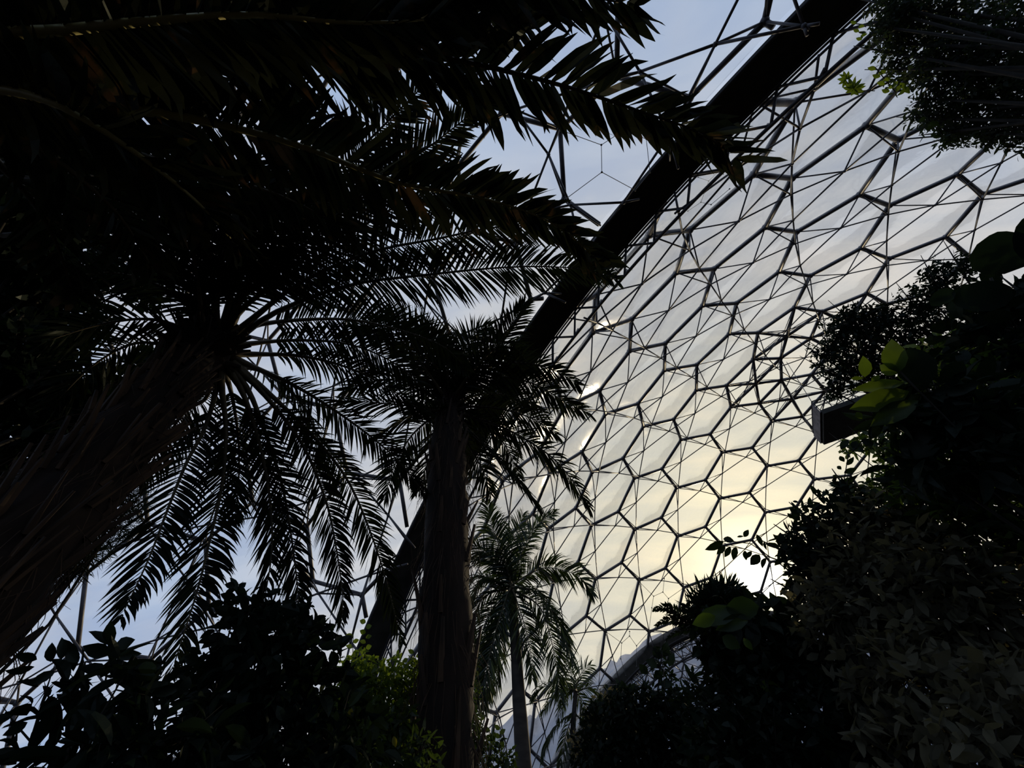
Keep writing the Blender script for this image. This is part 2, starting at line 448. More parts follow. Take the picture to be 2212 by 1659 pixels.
CELLS1 = [[0,59,226,180,121],[0,59,60,61,15,1],[0,1,2,134,122,121],[1,15,16,17,3,2],[2,3,4,145,135,134],[3,17,18,19,5,4],[4,5,6,155,146,145],[5,19,20,21,7,6],[6,7,8,164,156,155],[7,21,22,23,9,8],[8,9,10,171,165,164],[9,23,24,25,11,10],[10,11,12,176,172,171],[11,25,26,27,13,12],[12,13,14,179,177,176],[13,27,265,266,267,14],[14,267,320,299,179],[15,61,62,63,28,16],[16,28,29,30,18,17],[18,30,31,32,20,19],[20,32,33,34,22,21],[22,34,35,36,24,23],[24,36,37,38,26,25],[26,38,263,264,265,27],[28,63,64,65,39,29],[29,39,40,41,31,30],[31,41,42,43,33,32],[33,43,44,45,35,34],[35,45,46,47,37,36],[37,47,261,262,263,38],[39,65,66,67,48,40],[40,48,49,50,42,41],[42,50,51,52,44,43],[44,52,53,54,46,45],[48,67,68,69,55,49],[49,55,56,57,51,50],[55,69,70,71,58,56],[59,226,227,228,73,60],[60,73,74,75,62,61],[62,75,76,77,64,63],[64,77,78,79,66,65],[66,79,80,81,68,67],[68,81,82,83,70,69],[70,83,84,85,72,71],[73,228,229,230,86,74],[74,86,87,88,76,75],[76,88,89,90,78,77],[78,90,91,92,80,79],[80,92,93,94,82,81],[82,94,95,96,84,83],[84,96,282,277,276,85],[86,230,231,232,97,87],[87,97,98,99,89,88],[89,99,100,101,91,90],[91,101,102,103,93,92],[93,103,104,105,95,94],[95,105,288,283,282,96],[97,232,233,234,106,98],[98,106,107,108,100,99],[100,108,109,110,102,101],[102,110,111,112,104,103],[104,112,293,289,288,105],[106,234,235,236,113,107],[107,113,114,115,109,108],[109,115,116,117,111,110],[111,117,296,294,293,112],[113,236,237,238,118,114],[114,118,119,120,116,115],[116,120,298,297,296,117],[121,122,123,190,181,180],[122,134,135,136,124,123],[123,124,125,199,191,190],[124,136,137,138,126,125],[125,126,127,207,200,199],[126,138,139,140,128,127],[127,128,129,214,208,207],[128,140,141,142,130,129],[129,130,131,220,215,214],[130,142,143,144,132,131],[131,132,133,225,221,220],[135,145,146,147,137,136],[137,147,148,149,139,138],[139,149,150,151,141,140],[141,151,152,153,143,142],[146,155,156,157,148,147],[148,157,158,159,150,149],[150,159,160,161,152,151],[152,161,162,163,154,153],[156,164,165,166,158,157],[158,166,167,168,160,159],[160,168,169,170,162,161],[162,170,305,306,307,163],[165,171,172,173,167,166],[167,173,174,175,169,168],[169,175,303,304,305,170],[172,176,177,178,174,173],[174,178,301,302,303,175],[177,179,299,300,301,178],[180,181,182,239,227,226],[181,190,191,192,183,182],[182,183,184,248,240,239],[183,192,193,194,185,184],[184,185,186,255,249,248],[185,194,195,196,187,186],[186,187,188,260,256,255],[187,196,197,198,189,188],[191,199,200,201,193,192],[193,201,202,203,195,194],[195,203,204,205,197,196],[200,207,208,209,202,201],[202,209,210,211,204,203],[204,211,212,213,206,205],[208,214,215,216,210,209],[210,216,217,218,212,211],[215,220,221,222,217,216],[217,222,223,224,219,218],[227,239,240,241,229,228],[229,241,242,243,231,230],[231,243,244,245,233,232],[233,245,246,247,235,234],[240,248,249,250,242,241],[242,250,251,252,244,243],[244,252,253,254,246,245],[249,255,256,257,251,250],[251,257,258,259,253,252],[262,268,269,270,264,263],[264,270,271,272,266,265],[266,272,325,321,320,267],[269,273,274,275,271,270],[271,275,328,326,325,272],[277,282,283,284,279,278],[279,284,285,286,281,280],[283,288,289,290,285,284],[285,290,291,292,287,286],[289,293,294,295,291,290],[299,320,321,322,308,300],[300,308,309,310,302,301],[302,310,311,312,304,303],[304,312,313,314,306,305],[308,322,323,324,315,309],[309,315,316,317,311,310],[311,317,318,319,313,312],[321,325,326,327,323,322]]
V2 = [[-45.67,-9.8,41.13],[-49.3,-7.19,39.16],[-48.8,-2.49,37.95],[-52.16,-0.16,35.52],[-51.44,4.32,33.8],[-54.44,6.24,31.08],[-53.5,10.31,29.01],[-34.03,-18.06,44.84],[-37.96,-15.28,44.0],[-37.45,-10.5,43.42],[-41.39,-7.71,41.96],[-40.79,-2.86,40.75],[-44.57,-0.25,38.71],[-43.83,4.4,36.92],[-47.34,6.64,34.44],[-46.42,10.89,32.22],[-49.58,12.64,29.51],[-48.48,16.35,27.05],[-51.27,17.61,24.31],[-25.68,-18.99,45.36],[-29.53,-16.2,45.11],[-28.84,-11.44,44.55],[-32.84,-8.51,43.7],[-32.15,-3.62,42.51],[-36.17,-0.77,41.01],[-35.41,3.99,39.19],[-39.29,6.55,37.14],[-38.41,10.92,34.81],[-42.03,13.02,32.37],[-41.01,16.85,29.73],[-44.3,18.43,27.13],[-21.19,-17.21,45.04],[-20.36,-12.56,44.47],[-24.17,-9.58,44.23],[-23.39,-4.76,43.04],[-27.38,-1.72,42.17],[-26.62,3.03,40.35],[-30.63,5.89,38.86],[-29.84,10.3,36.48],[-33.74,12.78,34.48],[-32.86,16.67,31.73],[-36.52,18.63,29.42],[-15.88,-10.84,43.58],[-15.04,-6.17,42.4],[-18.75,-3.07,42.12],[-18.01,1.59,40.33],[-21.89,4.65,39.43],[-21.19,9.04,37.08],[-25.13,11.84,35.62],[-24.42,15.75,32.85],[-28.26,18.1,30.96],[-10.76,-4.67,40.98],[-10.05,-0.2,39.26],[-13.59,2.96,38.9],[-12.99,7.24,36.63],[-16.71,10.26,35.71],[-16.18,14.14,33.01],[-19.96,16.83,31.6],[-6.11,0.97,37.46],[-5.59,5.09,35.33],[-8.94,8.21,34.87],[-8.56,12.0,32.32],[-12.08,14.92,31.38],[-1.98,5.89,33.26],[-1.71,9.59,30.88],[-4.94,12.56,30.41],[1.39,10.05,28.78],[-12.31,-13.9,43.29],[-7.94,-12.26,41.84],[-7.23,-7.7,40.7],[-3.08,-6.17,38.71],[-2.67,-1.97,37.19],[1.18,-0.67,34.77],[1.4,3.07,32.95],[4.8,3.95,30.36],[4.67,7.49,28.34],[-4.36,-15.4,40.98],[-0.05,-13.81,38.92],[0.52,-9.13,37.79],[4.44,-7.7,35.26],[4.67,-3.43,33.78],[8.12,-2.32,31.0],[7.86,1.64,29.39],[7.89,-10.83,33.78],[11.38,-9.51,30.85],[11.35,-5.33,29.61],[14.46,-12.69,28.9],[-53.59,21.49,18.39],[-53.29,24.19,14.96],[-49.83,26.37,14.48],[-49.27,28.88,10.6],[-45.34,30.91,9.75],[-44.55,33.05,5.47],[-40.27,34.74,4.27],[-39.35,36.37,-0.25],[-34.85,37.56,-1.73],[-50.55,20.77,21.44],[-47.0,22.83,21.19],[-46.59,25.73,17.66],[-42.6,27.7,17.0],[-41.91,30.36,12.99],[-37.32,32.05,12.0],[-36.67,34.28,7.49],[-32.04,35.51,6.04],[-31.13,37.17,1.35],[-26.41,37.82,-0.3],[-43.54,21.74,24.13],[-39.49,23.56,23.65],[-39.0,26.63,20.03],[-34.76,28.25,19.05],[-34.35,31.05,14.77],[-28.97,32.12,13.84],[-28.18,34.47,9.18],[-23.3,35.16,7.43],[-22.48,36.83,2.68],[-17.8,36.88,0.83],[-35.74,22.04,26.34],[-31.3,23.52,25.53],[-30.65,26.67,21.9],[-25.93,27.93,20.48],[-25.15,30.65,16.43],[-20.56,31.51,14.46],[-19.45,33.59,10.21],[-14.78,33.67,8.3],[-13.92,35.3,3.62],[-27.47,21.56,27.83],[-22.88,22.74,26.5],[-22.1,26.22,22.46],[-17.38,27.24,20.29],[-16.77,29.46,16.91],[-12.7,29.46,15.42],[-11.43,31.64,10.86],[-6.68,31.11,8.73],[-19.19,20.32,28.44],[-14.67,21.03,26.77],[-13.81,24.44,22.8],[-9.35,24.27,21.26],[-8.77,26.95,17.38],[-4.13,26.45,15.23],[-3.26,28.57,10.94],[-11.32,18.24,28.37],[-7.08,18.48,26.46],[-5.97,21.32,23.01],[-1.94,21.15,20.81],[-0.96,23.62,16.98],[-4.23,15.72,27.55],[-0.42,15.71,25.39],[0.74,18.3,22.09],[1.94,13.02,26.16],[-47.99,32.94,2.3],[-47.17,34.52,-2.11],[-42.81,36.25,-3.45],[4.46,17.45,20.07],[6.77,14.06,21.48],[5.38,12.22,24.29],[17.42,-11.16,25.65],[17.17,-6.58,24.52],[14.14,-4.09,26.65],[13.45,0.05,25.4],[10.89,2.73,26.31],[9.89,6.79,24.64],[6.64,8.74,26.0],[19.68,-4.77,20.85],[19.02,-0.24,19.32],[15.93,2.1,21.63],[15.05,6.46,19.58],[11.94,8.6,21.3]]
CELLS2 = [[0,10,11,12,2,1],[2,12,13,14,4,3],[4,14,15,16,6,5],[7,20,21,22,9,8],[9,22,23,24,11,10],[11,24,25,26,13,12],[13,26,27,28,15,14],[15,28,29,30,17,16],[17,30,106,97,96,18],[19,31,32,33,21,20],[21,33,34,35,23,22],[23,35,36,37,25,24],[25,37,38,39,27,26],[27,39,40,41,29,28],[29,41,116,107,106,30],[32,42,43,44,34,33],[34,44,45,46,36,35],[36,46,47,48,38,37],[38,48,49,50,40,39],[40,50,125,117,116,41],[42,67,68,69,51,43],[43,51,52,53,45,44],[45,53,54,55,47,46],[47,55,56,57,49,48],[49,57,133,126,125,50],[51,69,70,71,58,52],[52,58,59,60,54,53],[54,60,61,62,56,55],[56,62,140,134,133,57],[58,71,72,73,63,59],[59,63,64,65,61,60],[61,65,145,141,140,62],[63,73,74,75,66,64],[64,66,148,146,145,65],[66,75,161,154,148],[68,76,77,78,70,69],[70,78,79,80,72,71],[72,80,81,82,74,73],[74,82,159,160,161,75],[79,83,84,85,81,80],[81,85,157,158,159,82],[84,86,155,156,157,85],[87,96,97,98,89,88],[89,98,99,100,91,90],[91,100,101,102,93,92],[92,93,94,151,150,149],[93,102,103,104,95,94],[97,106,107,108,99,98],[99,108,109,110,101,100],[101,110,111,112,103,102],[103,112,113,114,105,104],[107,116,117,118,109,108],[109,118,119,120,111,110],[111,120,121,122,113,112],[113,122,123,124,115,114],[117,125,126,127,119,118],[119,127,128,129,121,120],[121,129,130,131,123,122],[126,133,134,135,128,127],[128,135,136,137,130,129],[130,137,138,139,132,131],[134,140,141,142,136,135],[136,142,143,144,138,137],[141,145,146,147,143,142],[146,148,154,153,152,147],[156,162,163,164,158,157],[158,164,165,166,160,159]]
V3 = [[29.37,91.98,28.46],[25.36,93.29,27.88],[21.92,89.76,27.19],[17.42,91.03,25.78],[14.0,87.31,24.17],[9.47,88.56,21.76],[6.55,84.89,19.33],[2.54,86.19,16.1],[0.48,82.79,13.26],[-2.67,84.18,9.67],[-3.84,81.19,6.88],[24.65,98.16,27.19],[20.27,99.78,25.78],[16.48,96.17,25.05],[11.89,97.66,22.63],[8.3,93.77,20.94],[4.11,95.14,17.57],[1.26,91.23,15.16],[-2.06,92.52,11.27],[-3.93,88.87,8.62],[19.68,104.8,24.17],[15.28,106.45,21.76],[11.28,102.92,20.94],[7.08,104.28,17.57],[3.49,100.39,15.88],[0.06,101.51,11.87],[-2.65,97.55,9.65],[15.08,111.14,19.33],[11.07,112.44,16.1],[7.07,109.12,15.16],[3.62,110.02,11.27],[0.2,106.3,9.65],[11.4,116.4,13.26],[8.04,117.13,9.67],[4.26,114.08,8.62],[8.84,120.24,6.88],[33.07,94.67,28.46],[33.07,98.89,27.88],[28.66,101.07,27.19],[28.47,105.74,25.78],[23.87,107.85,24.17],[23.67,112.55,21.76],[19.27,114.18,19.33],[19.27,118.4,16.1],[15.41,119.31,13.26],[15.75,122.73,9.67],[12.54,122.93,6.88],[37.49,101.07,27.19],[37.68,105.74,25.78],[33.07,108.23,25.05],[33.07,113.06,22.63],[28.26,115.26,20.94],[28.26,119.68,17.57],[23.67,121.18,15.16],[23.87,124.74,11.27],[19.82,125.39,8.62],[42.27,107.85,24.17],[42.48,112.55,21.76],[37.88,115.26,20.94],[37.88,119.68,17.57],[33.07,121.88,15.88],[33.07,125.49,11.87],[28.47,126.84,9.65],[46.87,114.18,19.33],[46.87,118.4,16.1],[42.48,121.18,15.16],[42.27,124.74,11.27],[37.68,126.84,9.65],[50.74,119.31,13.26],[50.4,122.73,9.67],[46.33,125.39,8.62],[53.6,122.93,6.88],[30.79,87.63,28.46],[28.31,84.22,27.88],[30.6,79.86,27.19],[28.0,75.97,25.78],[30.48,71.56,24.17],[23.45,85.05,27.19],[20.56,81.38,25.78],[22.82,76.66,25.05],[19.98,72.76,22.63],[15.6,82.38,24.17],[12.67,78.7,21.76],[14.79,73.8,20.94],[12.2,70.23,17.57],[8.15,79.96,19.33],[5.67,76.55,16.1],[7.6,71.72,15.16],[5.67,68.72,11.27],[2.01,78.08,13.26],[0.28,75.11,9.67],[2.01,70.57,8.62],[-2.43,76.84,6.88],[35.36,87.63,28.46],[37.84,84.22,27.88],[42.69,85.05,27.19],[45.59,81.38,25.78],[50.55,82.38,24.17],[53.48,78.7,21.76],[57.99,79.96,19.33],[35.55,79.86,27.19],[38.14,75.97,25.78],[43.33,76.66,25.05],[46.17,72.76,22.63],[51.35,73.8,20.94],[35.66,71.56,24.17],[36.77,91.98,28.46],[40.78,93.29,27.88],[41.5,98.16,27.19],[45.88,99.78,25.78],[46.46,104.8,24.17],[50.87,106.45,21.76],[51.07,111.14,19.33],[55.08,112.44,16.1],[54.75,116.4,13.26],[58.11,117.13,9.67],[57.3,120.24,6.88],[44.22,89.76,27.19],[48.72,91.03,25.78],[49.67,96.17,25.05],[54.26,97.66,22.63],[54.87,102.92,20.94],[59.07,104.28,17.57],[59.07,109.12,15.16],[62.52,110.02,11.27],[61.89,114.08,8.62],[52.15,87.31,24.17],[56.68,88.56,21.76],[57.84,93.77,20.94],[62.04,95.14,17.57],[62.65,100.39,15.88],[66.08,101.51,11.87],[65.95,106.3,9.65],[59.6,84.89,19.33],[63.61,86.19,16.1],[64.89,91.23,15.16],[68.21,92.52,11.27],[68.79,97.55,9.65],[6.56,120.98,2.98],[3.27,118.68,1.56],[1.78,114.88,4.4],[-1.45,111.67,2.64],[-2.39,107.14,5.25],[-5.12,103.19,3.05],[-5.24,98.39,5.25],[-7.13,94.17,2.64],[-6.41,89.67,4.4],[-7.43,85.73,1.56],[-6.13,81.93,2.98],[12.54,125.33,2.98],[15.75,127.74,1.56],[19.82,127.99,4.4],[23.87,130.07,2.64],[28.47,129.57,5.25],[33.07,130.94,3.05],[37.68,129.57,5.25],[42.27,130.07,2.64],[46.33,127.99,4.4],[50.4,127.74,1.56],[53.6,125.33,2.98],[-3.84,74.89,2.98],[-2.67,71.06,1.56],[0.48,68.47,4.4],[-6.13,78.04,0.58],[57.3,124.13,0.58],[68.54,107.14,5.25],[67.59,111.67,2.64],[64.37,114.88,4.4],[62.87,118.68,1.56],[59.59,120.98,2.98]]
CELLS3 = [[0,36,106,93,72],[0,36,37,38,11,1],[0,1,2,77,73,72],[1,11,12,13,3,2],[2,3,4,81,78,77],[3,13,14,15,5,4],[4,5,6,85,82,81],[5,15,16,17,7,6],[6,7,8,89,86,85],[7,17,18,19,9,8],[8,9,10,92,90,89],[9,19,146,147,148,10],[10,148,163,160,92],[11,38,39,40,20,12],[12,20,21,22,14,13],[14,22,23,24,16,15],[16,24,25,26,18,17],[18,26,144,145,146,19],[20,40,41,42,27,21],[21,27,28,29,23,22],[23,29,30,31,25,24],[25,31,142,143,144,26],[27,42,43,44,32,28],[28,32,33,34,30,29],[30,34,140,141,142,31],[32,44,45,46,35,33],[33,35,138,139,140,34],[36,106,107,108,47,37],[37,47,48,49,39,38],[39,49,50,51,41,40],[41,51,52,53,43,42],[43,53,54,55,45,44],[45,55,151,150,149,46],[47,108,109,110,56,48],[48,56,57,58,50,49],[50,58,59,60,52,51],[52,60,61,62,54,53],[54,62,153,152,151,55],[56,110,111,112,63,57],[57,63,64,65,59,58],[59,65,66,67,61,60],[61,67,155,154,153,62],[63,112,113,114,68,64],[64,68,69,70,66,65],[66,70,157,156,155,67],[68,114,115,116,71,69],[69,71,159,158,157,70],[71,116,169,164,159],[72,73,74,100,94,93],[73,77,78,79,75,74],[74,75,76,105,101,100],[78,81,82,83,80,79],[82,85,86,87,84,83],[86,89,90,91,88,87],[90,92,160,161,162,91],[93,94,95,117,107,106],[94,100,101,102,96,95],[95,96,97,126,118,117],[96,102,103,104,98,97],[97,98,99,133,127,126],[107,117,118,119,109,108],[109,119,120,121,111,110],[111,121,122,123,113,112],[113,123,124,125,115,114],[115,125,167,168,169,116],[118,126,127,128,120,119],[120,128,129,130,122,121],[122,130,131,132,124,123],[124,132,165,166,167,125],[127,133,134,135,129,128],[129,135,136,137,131,130]]
VENTS = [[34.74, 39.87, 43.79], [41.43, 43.89, 43.75], [47.39, 38.6, 43.74], [36.54, 32.04, 43.79], [44.19, 31.18, 43.75]]
APEX = [40.91, 37.08, 44.2]
CEN1, CEN2, CEN3 = [40.608, 37.113, -15.681], [-26.398, -21.302, -15.68], [33.073, 90.78, -15.681]
R2, R3, R_ARCH2 = 61.085, 44.313, 42.657
N1, N2 = [0.7536622221009714, 0.6572619378739544, 0.0], [-0.13904025798287284, 0.9902867295183028, 0.0]

n1, n2 = np.array(N1), np.array(N2)
C1, C2, C3 = np.array(CEN1), np.array(CEN2), np.array(CEN3)
DEPTH = 2.1


def clip_poly(poly, planes):
    for n, d in planes:                       # keep n.x >= d
        o = []
        for i in range(len(poly)):
            a, b = poly[i], poly[(i + 1) % len(poly)]
            da, db = a @ n - d, b @ n - d
            if da >= 0:
                o.append(a)
            if (da >= 0) != (db >= 0):
                o.append(a + (b - a) * da / (da - db))
        poly = o
        if len(poly) < 3:
            return []
    return poly


def clip_seg(a, b, planes):
    for n, d in planes:
        da, db = a @ n - d, b @ n - d
        if da < 0 and db < 0:
            return None
        if da < 0:
            a = a + (b - a) * da / (da - db)
        elif db < 0:
            b = b + (a - b) * db / (db - da)
    return a, b


def size_seen(a, b):
    m = (a + b) / 2 - EYE
    c = m @ AX
    if c[2] > -1:
        return 0
    u, v = 1106 - FPX * c[0] / c[2], 829.5 + FPX * c[1] / c[2]
    if not (-30 < u < 2240 and -30 < v < 1690):
        return 0
    return np.linalg.norm(b - a) / np.linalg.norm(m)


def cushion(poly, cen, bulge, name, mat):
    """an inflated foil cushion: one skin swelling inwards, one outwards, welded at the rim"""
    c = sum(poly) / len(poly)
    nrm = unit(c - cen)
    rim = []
    for i in range(len(poly)):
        a, b = poly[i], poly[(i + 1) % len(poly)]
        for t in (0, .25, .5, .75):
            rim.append(a + (b - a) * t)
    rim = [c + (p - c) * .985 for p in rim]
    rings = [0, .25, .45, .62, .76, .87, .95]
    m = MB()
    for sgn in (-1, 1):
        vs = [c + nrm * sgn * bulge]
        nr = len(rim)
        for s in rings[1:] + [1.0]:
            h = bulge * (1 - s ** 2.4)
            for p in rim:
                vs.append(c + (p - c) * s + nrm * sgn * h)
        fs = [[0, 1 + k, 1 + (k + 1) % nr] for k in range(nr)]
        for j in range(len(rings) - 1):
            for k in range(nr):
                k2 = (k + 1) % nr
                fs.append([1 + j * nr + k, 1 + (j + 1) * nr + k, 1 + (j + 1) * nr + k2, 1 + j * nr + k2])
        m.add(vs, fs)
    o = m.build(name, mat, origin=c, smooth=True)
    o['kind'] = 'structure'
    return o


WIN = [0]


def dome(vs, cells, cen, planes, R, film, rad, hub=True, bulge=.6, ro=.21, ri=.058, vents=(), fine=True, rimr=.11):
    vs = [np.array(v) for v in vs]
    frame = struct('ceiling', (cen[0], cen[1], 0))
    outer, inner, diag = {}, [], []
    mids = {}
    for cell in cells:
        for i in range(len(cell)):
            e = tuple(sorted((cell[i], cell[(i + 1) % len(cell)])))
            outer[e] = 1
    for e in outer:
        m = (vs[e[0]] + vs[e[1]]) / 2
        d = unit(m - cen)
        mids[e] = cen + d * (R - DEPTH)
    segs = []                                  # (size, kind, a, b, radius)

    def seg(kind, a, b, r):
        s = clip_seg(a, b, planes)
        if s is not None and np.linalg.norm(s[1] - s[0]) > .15:
            segs.append([size_seen(*s), kind, s[0], s[1], r])
    for e in outer:
        seg('hexagon_strut', vs[e[0]], vs[e[1]], ro)
        for k in e:
            seg('diagonal_strut', vs[k], mids[e], ri)
    done = set()
    for cell in cells:
        n = len(cell)
        es = [tuple(sorted((cell[i], cell[(i + 1) % n]))) for i in range(n)]
        for i in range(n):
            k = tuple(sorted((es[i], es[(i + 1) % n])))
            if k not in done:
                done.add(k)
                seg('lattice_strut', mids[k[0]], mids[k[1]], ri * 1.12)
    hubs = MB()
    kinds = {}
    for s in segs:
        kinds.setdefault(s[1], []).append(s)
    for kind, ss in kinds.items():
        ss.sort(key=lambda q: -q[0])
        vis = [s for s in ss[:100] if s[0] > 0]
        rest = ss[len(vis):]
        for s in vis:
            m = MB()
            m.tube([s[2], s[3]], s[4], 8 if kind == 'hexagon_strut' else 6)
            m.build(kind, STEEL, frame, smooth=True)
        if rest:
            m = MB()
            for s in rest:
                m.tube([s[2], s[3]], s[4], 7 if kind == 'hexagon_strut' else 5)
            o = m.build(kind, STEEL, frame, smooth=True)
            o['kind'] = 'stuff'
    used = {k for e in outer for k in e}
    for k in used:
        if all(vs[k] @ n - d > 0 for n, d in planes):
            hubs.ball(vs[k], ro * 1.45)
    for e, m in mids.items():
        if all(m @ n - d > 0 for n, d in planes):
            hubs.ball(m, ri * 2.0)
    o = hubs.build('hub', STEEL, frame, smooth=True)
    o['kind'] = 'stuff'
    vent_frames = []
    for cell in cells:
        loop = [vs[k] for k in cell]
        poly = clip_poly(loop, planes)
        if not poly:
            continue
        # drop slivers
        c = sum(poly) / len(poly)
        area = sum(np.linalg.norm(np.cross(poly[i] - c, poly[(i + 1) % len(poly)] - c)) for i in range(len(poly))) / 2
        if area < 2.5:
            continue
        WIN[0] += 1
        cc = sum(loop) / len(loop)
        isv = any(np.linalg.norm(cc - np.array(v)) < 1.5 for v in vents)
        if not isv:
            b = bulge * min(1, math.sqrt(area / 60))
            cushion(poly, cen, b, 'window_%d' % WIN[0], film)
        else:
            # an opening vent: six triangular foil sashes hinged on a star of heavy bars
            w = struct('window_%d' % WIN[0], cc)
            cin = cc - unit(cc - cen) * .2
            nn = unit(cc - cen)
            for i in range(len(loop)):
                a, b2 = loop[i], loop[(i + 1) % len(loop)]
                m = MB()
                m.tube([a, cin], .19, 8)
                m.build('glazing_bar', STEEL, w, smooth=True)
                ta, tb, tcn = [p * .9 + (a + b2 + cin) / 3 * .1 for p in (a, b2, cin)]
                lift = nn * .55
                tcn = tcn + lift                 # the sash stands a little open at its tip
                m = MB()
                m.add([ta, tb, tcn], [[0, 1, 2]])
                p = m.build('sash', film, w)
                m = MB()
                m.tube([ta, tb], .05, 5)
                m.tube([tb, tcn], .05, 5)
                m.tube([tcn, ta], .05, 5)
                m.tube([(ta + tcn) / 2, cin * .5 + a * .5], .03, 5)
                m.build('sash_frame', STEEL, p, smooth=True)
    return frame


Z_BASE = 0.35
up = np.array([0., 0, 1])
dome(V1, CELLS1, C1, [(n1, 12.25), (-n2, -73.3), (up, Z_BASE)], 60.0, FILM, .17, vents=VENTS)
dome(V2, CELLS2, C2, [(-n1, -10.5), (up, Z_BASE)], R2, FILM2, .15, ro=.15, ri=.06)
dome(V3, CELLS3, C3, [(n2, 74.6), (up, Z_BASE)], R3, FILM2, .15, ro=.15, ri=.07)


# ------------------------------------------------------------------ the arches where the domes meet
def arch(name, n, base, r, off0, off1, th0, th1, rch, offch, chord_side, part_step=3.4, phase=0., thick=.38, tube_r=.095):
    side = np.array([-n[1], n[0], 0.])
    a = struct(name, (base[0], base[1], 0))

    def P(th, rr, off):
        t = math.radians(th)
        q = base + rr * (math.cos(t) * up + math.sin(t) * side)
        return q + n * (off - base @ n)
    ths = np.arange(th0, th1 + .01, 1.7)
    m = MB()
    rows = [[P(t, r - .02, off0), P(t, r - .02, off1), P(t, r + thick, off1), P(t, r + thick, off0)] for t in ths]
    vs = [p for q in rows for p in q]
    fs = []
    for i in range(len(rows) - 1):
        for k in range(4):
            k2 = (k + 1) % 4
            fs.append([4 * i + k, 4 * i + k2, 4 * i + 4 + k2, 4 * i + 4 + k])
    m.add(vs, fs)
    m.build('cover_panel', COVER, a)
    for off, rr, q in ((off0, r, .10), (off1 + .02, r, .10), (off1 + .14, r - .12, .06), (off1 + .24, r - .26, .05), (off1 + .12, r - .55, .05)):
        m = MB()
        m.tube([P(t, rr, off) for t in ths], q, 6)
        m.build('gutter_pipe', STEEL_D, a, smooth=True)
    m = MB()
    m.tube([P(t, rch, offch) for t in ths], tube_r, 8)
    m.build('bottom_chord', STEEL_D, a, smooth=True)
    k0 = math.ceil((th0 - phase) / part_step)
    k = k0
    while phase + k * part_step < th1:
        t = phase + k * part_step
        for dt in (-part_step / 2, part_step / 2):
            if th0 < t + dt < th1:
                for off in (off1 + .05,):
                    m = MB()
                    m.tube([P(t, rch, offch), P(t + dt, r - .05, off)], .07, 6)
                    m.build('brace', STEEL_D, a, smooth=True)
        # short purlins from the chord to the foil's edge
        m = MB()
        m.tube([P(t, rch, offch), P(t - .2, r + .15, off1 + 1.3 * chord_side)], .065, 6)
        m.build('brace', STEEL_D, a, smooth=True)
        k += 1
    return a


base1 = C1 + n1 * (11.3 - C1 @ n1)
arch('trim_1', n1, base1, 41.2, 10.55, 12.4, -24, 66, 39.05, 12.55, 1, phase=-.45)
base2 = C1 + n2 * (73.3 - C1 @ n2)
arch('trim_2', n2, base2, R_ARCH2 - .9, 72.6, 74.5, -10, 66, R_ARCH2 - 3.2, 75.0, 1, part_step=3.0, thick=1.7, tube_r=.16)

# ------------------------------------------------------------------ ground inside, scrubby pit side outside
m = MB()
g = 40
vs, fs = [], []
rs = np.linspace(0, 230, 24)
for i, rr in enumerate(rs):
    for k in range(72):
        a = 2 * math.pi * k / 72
        vs.append([rr * math.sin(a), rr * math.cos(a), .06 * math.sin(rr * .9 + 3 * a) if rr < 100 else 0])
for i in range(len(rs) - 1):
    for k in range(72):
        k2 = (k + 1) % 72
        fs.append([i * 72 + k, (i + 1) * 72 + k, (i + 1) * 72 + k2, i * 72 + k2])
m.add(vs, fs)
o = m.build('floor', SOIL)
o['kind'] = 'structure'

m = MB()
vs, fs = [], []
random.seed(3)
azs = np.radians(np.arange(-48, 60, .6))
prof = [(126, .0), (150, .35), (175, .72), (200, 1.0), (230, .98), (260, .6), (262, 0)]
for a in azs:
    d = math.degrees(a)
    el = np.interp(d, [-48, -20, -8, -4.6, 0, 5.3, 8.3, 10.5, 20, 40, 60], [2.0, 4.5, 9.4, 10.6, 12.4, 14.1, 15.2, 16.4, 16.5, 12, 8])
    top = 200 * math.tan(math.radians(el)) + random.uniform(-.4, 2.2) + 1.2 * math.sin(a * 60)
    for rr, h in prof:
        w = rr + 4 * math.sin(a * 9 + rr)
        vs.append([w * math.sin(a), w * math.cos(a), top * h + (1.2 * math.sin(a * 37 + rr) if h > 0 else -.5)])
k = len(prof)
for i in range(len(azs) - 1):
    for j in range(k - 1):
        fs.append([i * k + j, (i + 1) * k + j, (i + 1) * k + j + 1, i * k + j + 1])
m.add(vs, fs)
o = m.build('hillside', HILL, smooth=True)
o['kind'] = 'structure'
o['label'] = 'scrubby hillside tinted haze-blue beyond the foil, with a treed skyline'


# ------------------------------------------------------------------ viewing platform hung under the roof
PZ = 25.6
def on_deck(u, v):
    d = at(u, v, 1.0) - EYE
    return EYE + d * PZ / d[2]
ca, cb = on_deck(1779, 894), on_deck(1780, 961)       # the two left corners of the deck's underside
fy = unit(cb - ca)
fx = unit(np.cross(fy, up))
dl = np.linalg.norm(cb - ca) / 2
pc = (ca + cb) / 2 + fx * 4.2 + up * .25
t = thing('viewing_platform', 'dark flat platform hung high under the roof, seen from below and half hidden by leaves', 'platform', pc - up * .25)
m = MB()
m.box(pc, fx * 4.2, fy * dl, up * .25)
m.build('deck', COVER, t)
m = MB()
for q in np.linspace(-1, 1, 9):
    for sy in (-1, 1):
        p = pc + fx * 4.2 * q + fy * dl * sy
        m.tube([p, p + up * 1.5], .045, 5)
for q in np.linspace(-.8, .8, 5):
    for sx in (-1, 1):
        p = pc + fx * 4.2 * sx + fy * dl * q
        m.tube([p, p + up * 1.5], .045, 5)
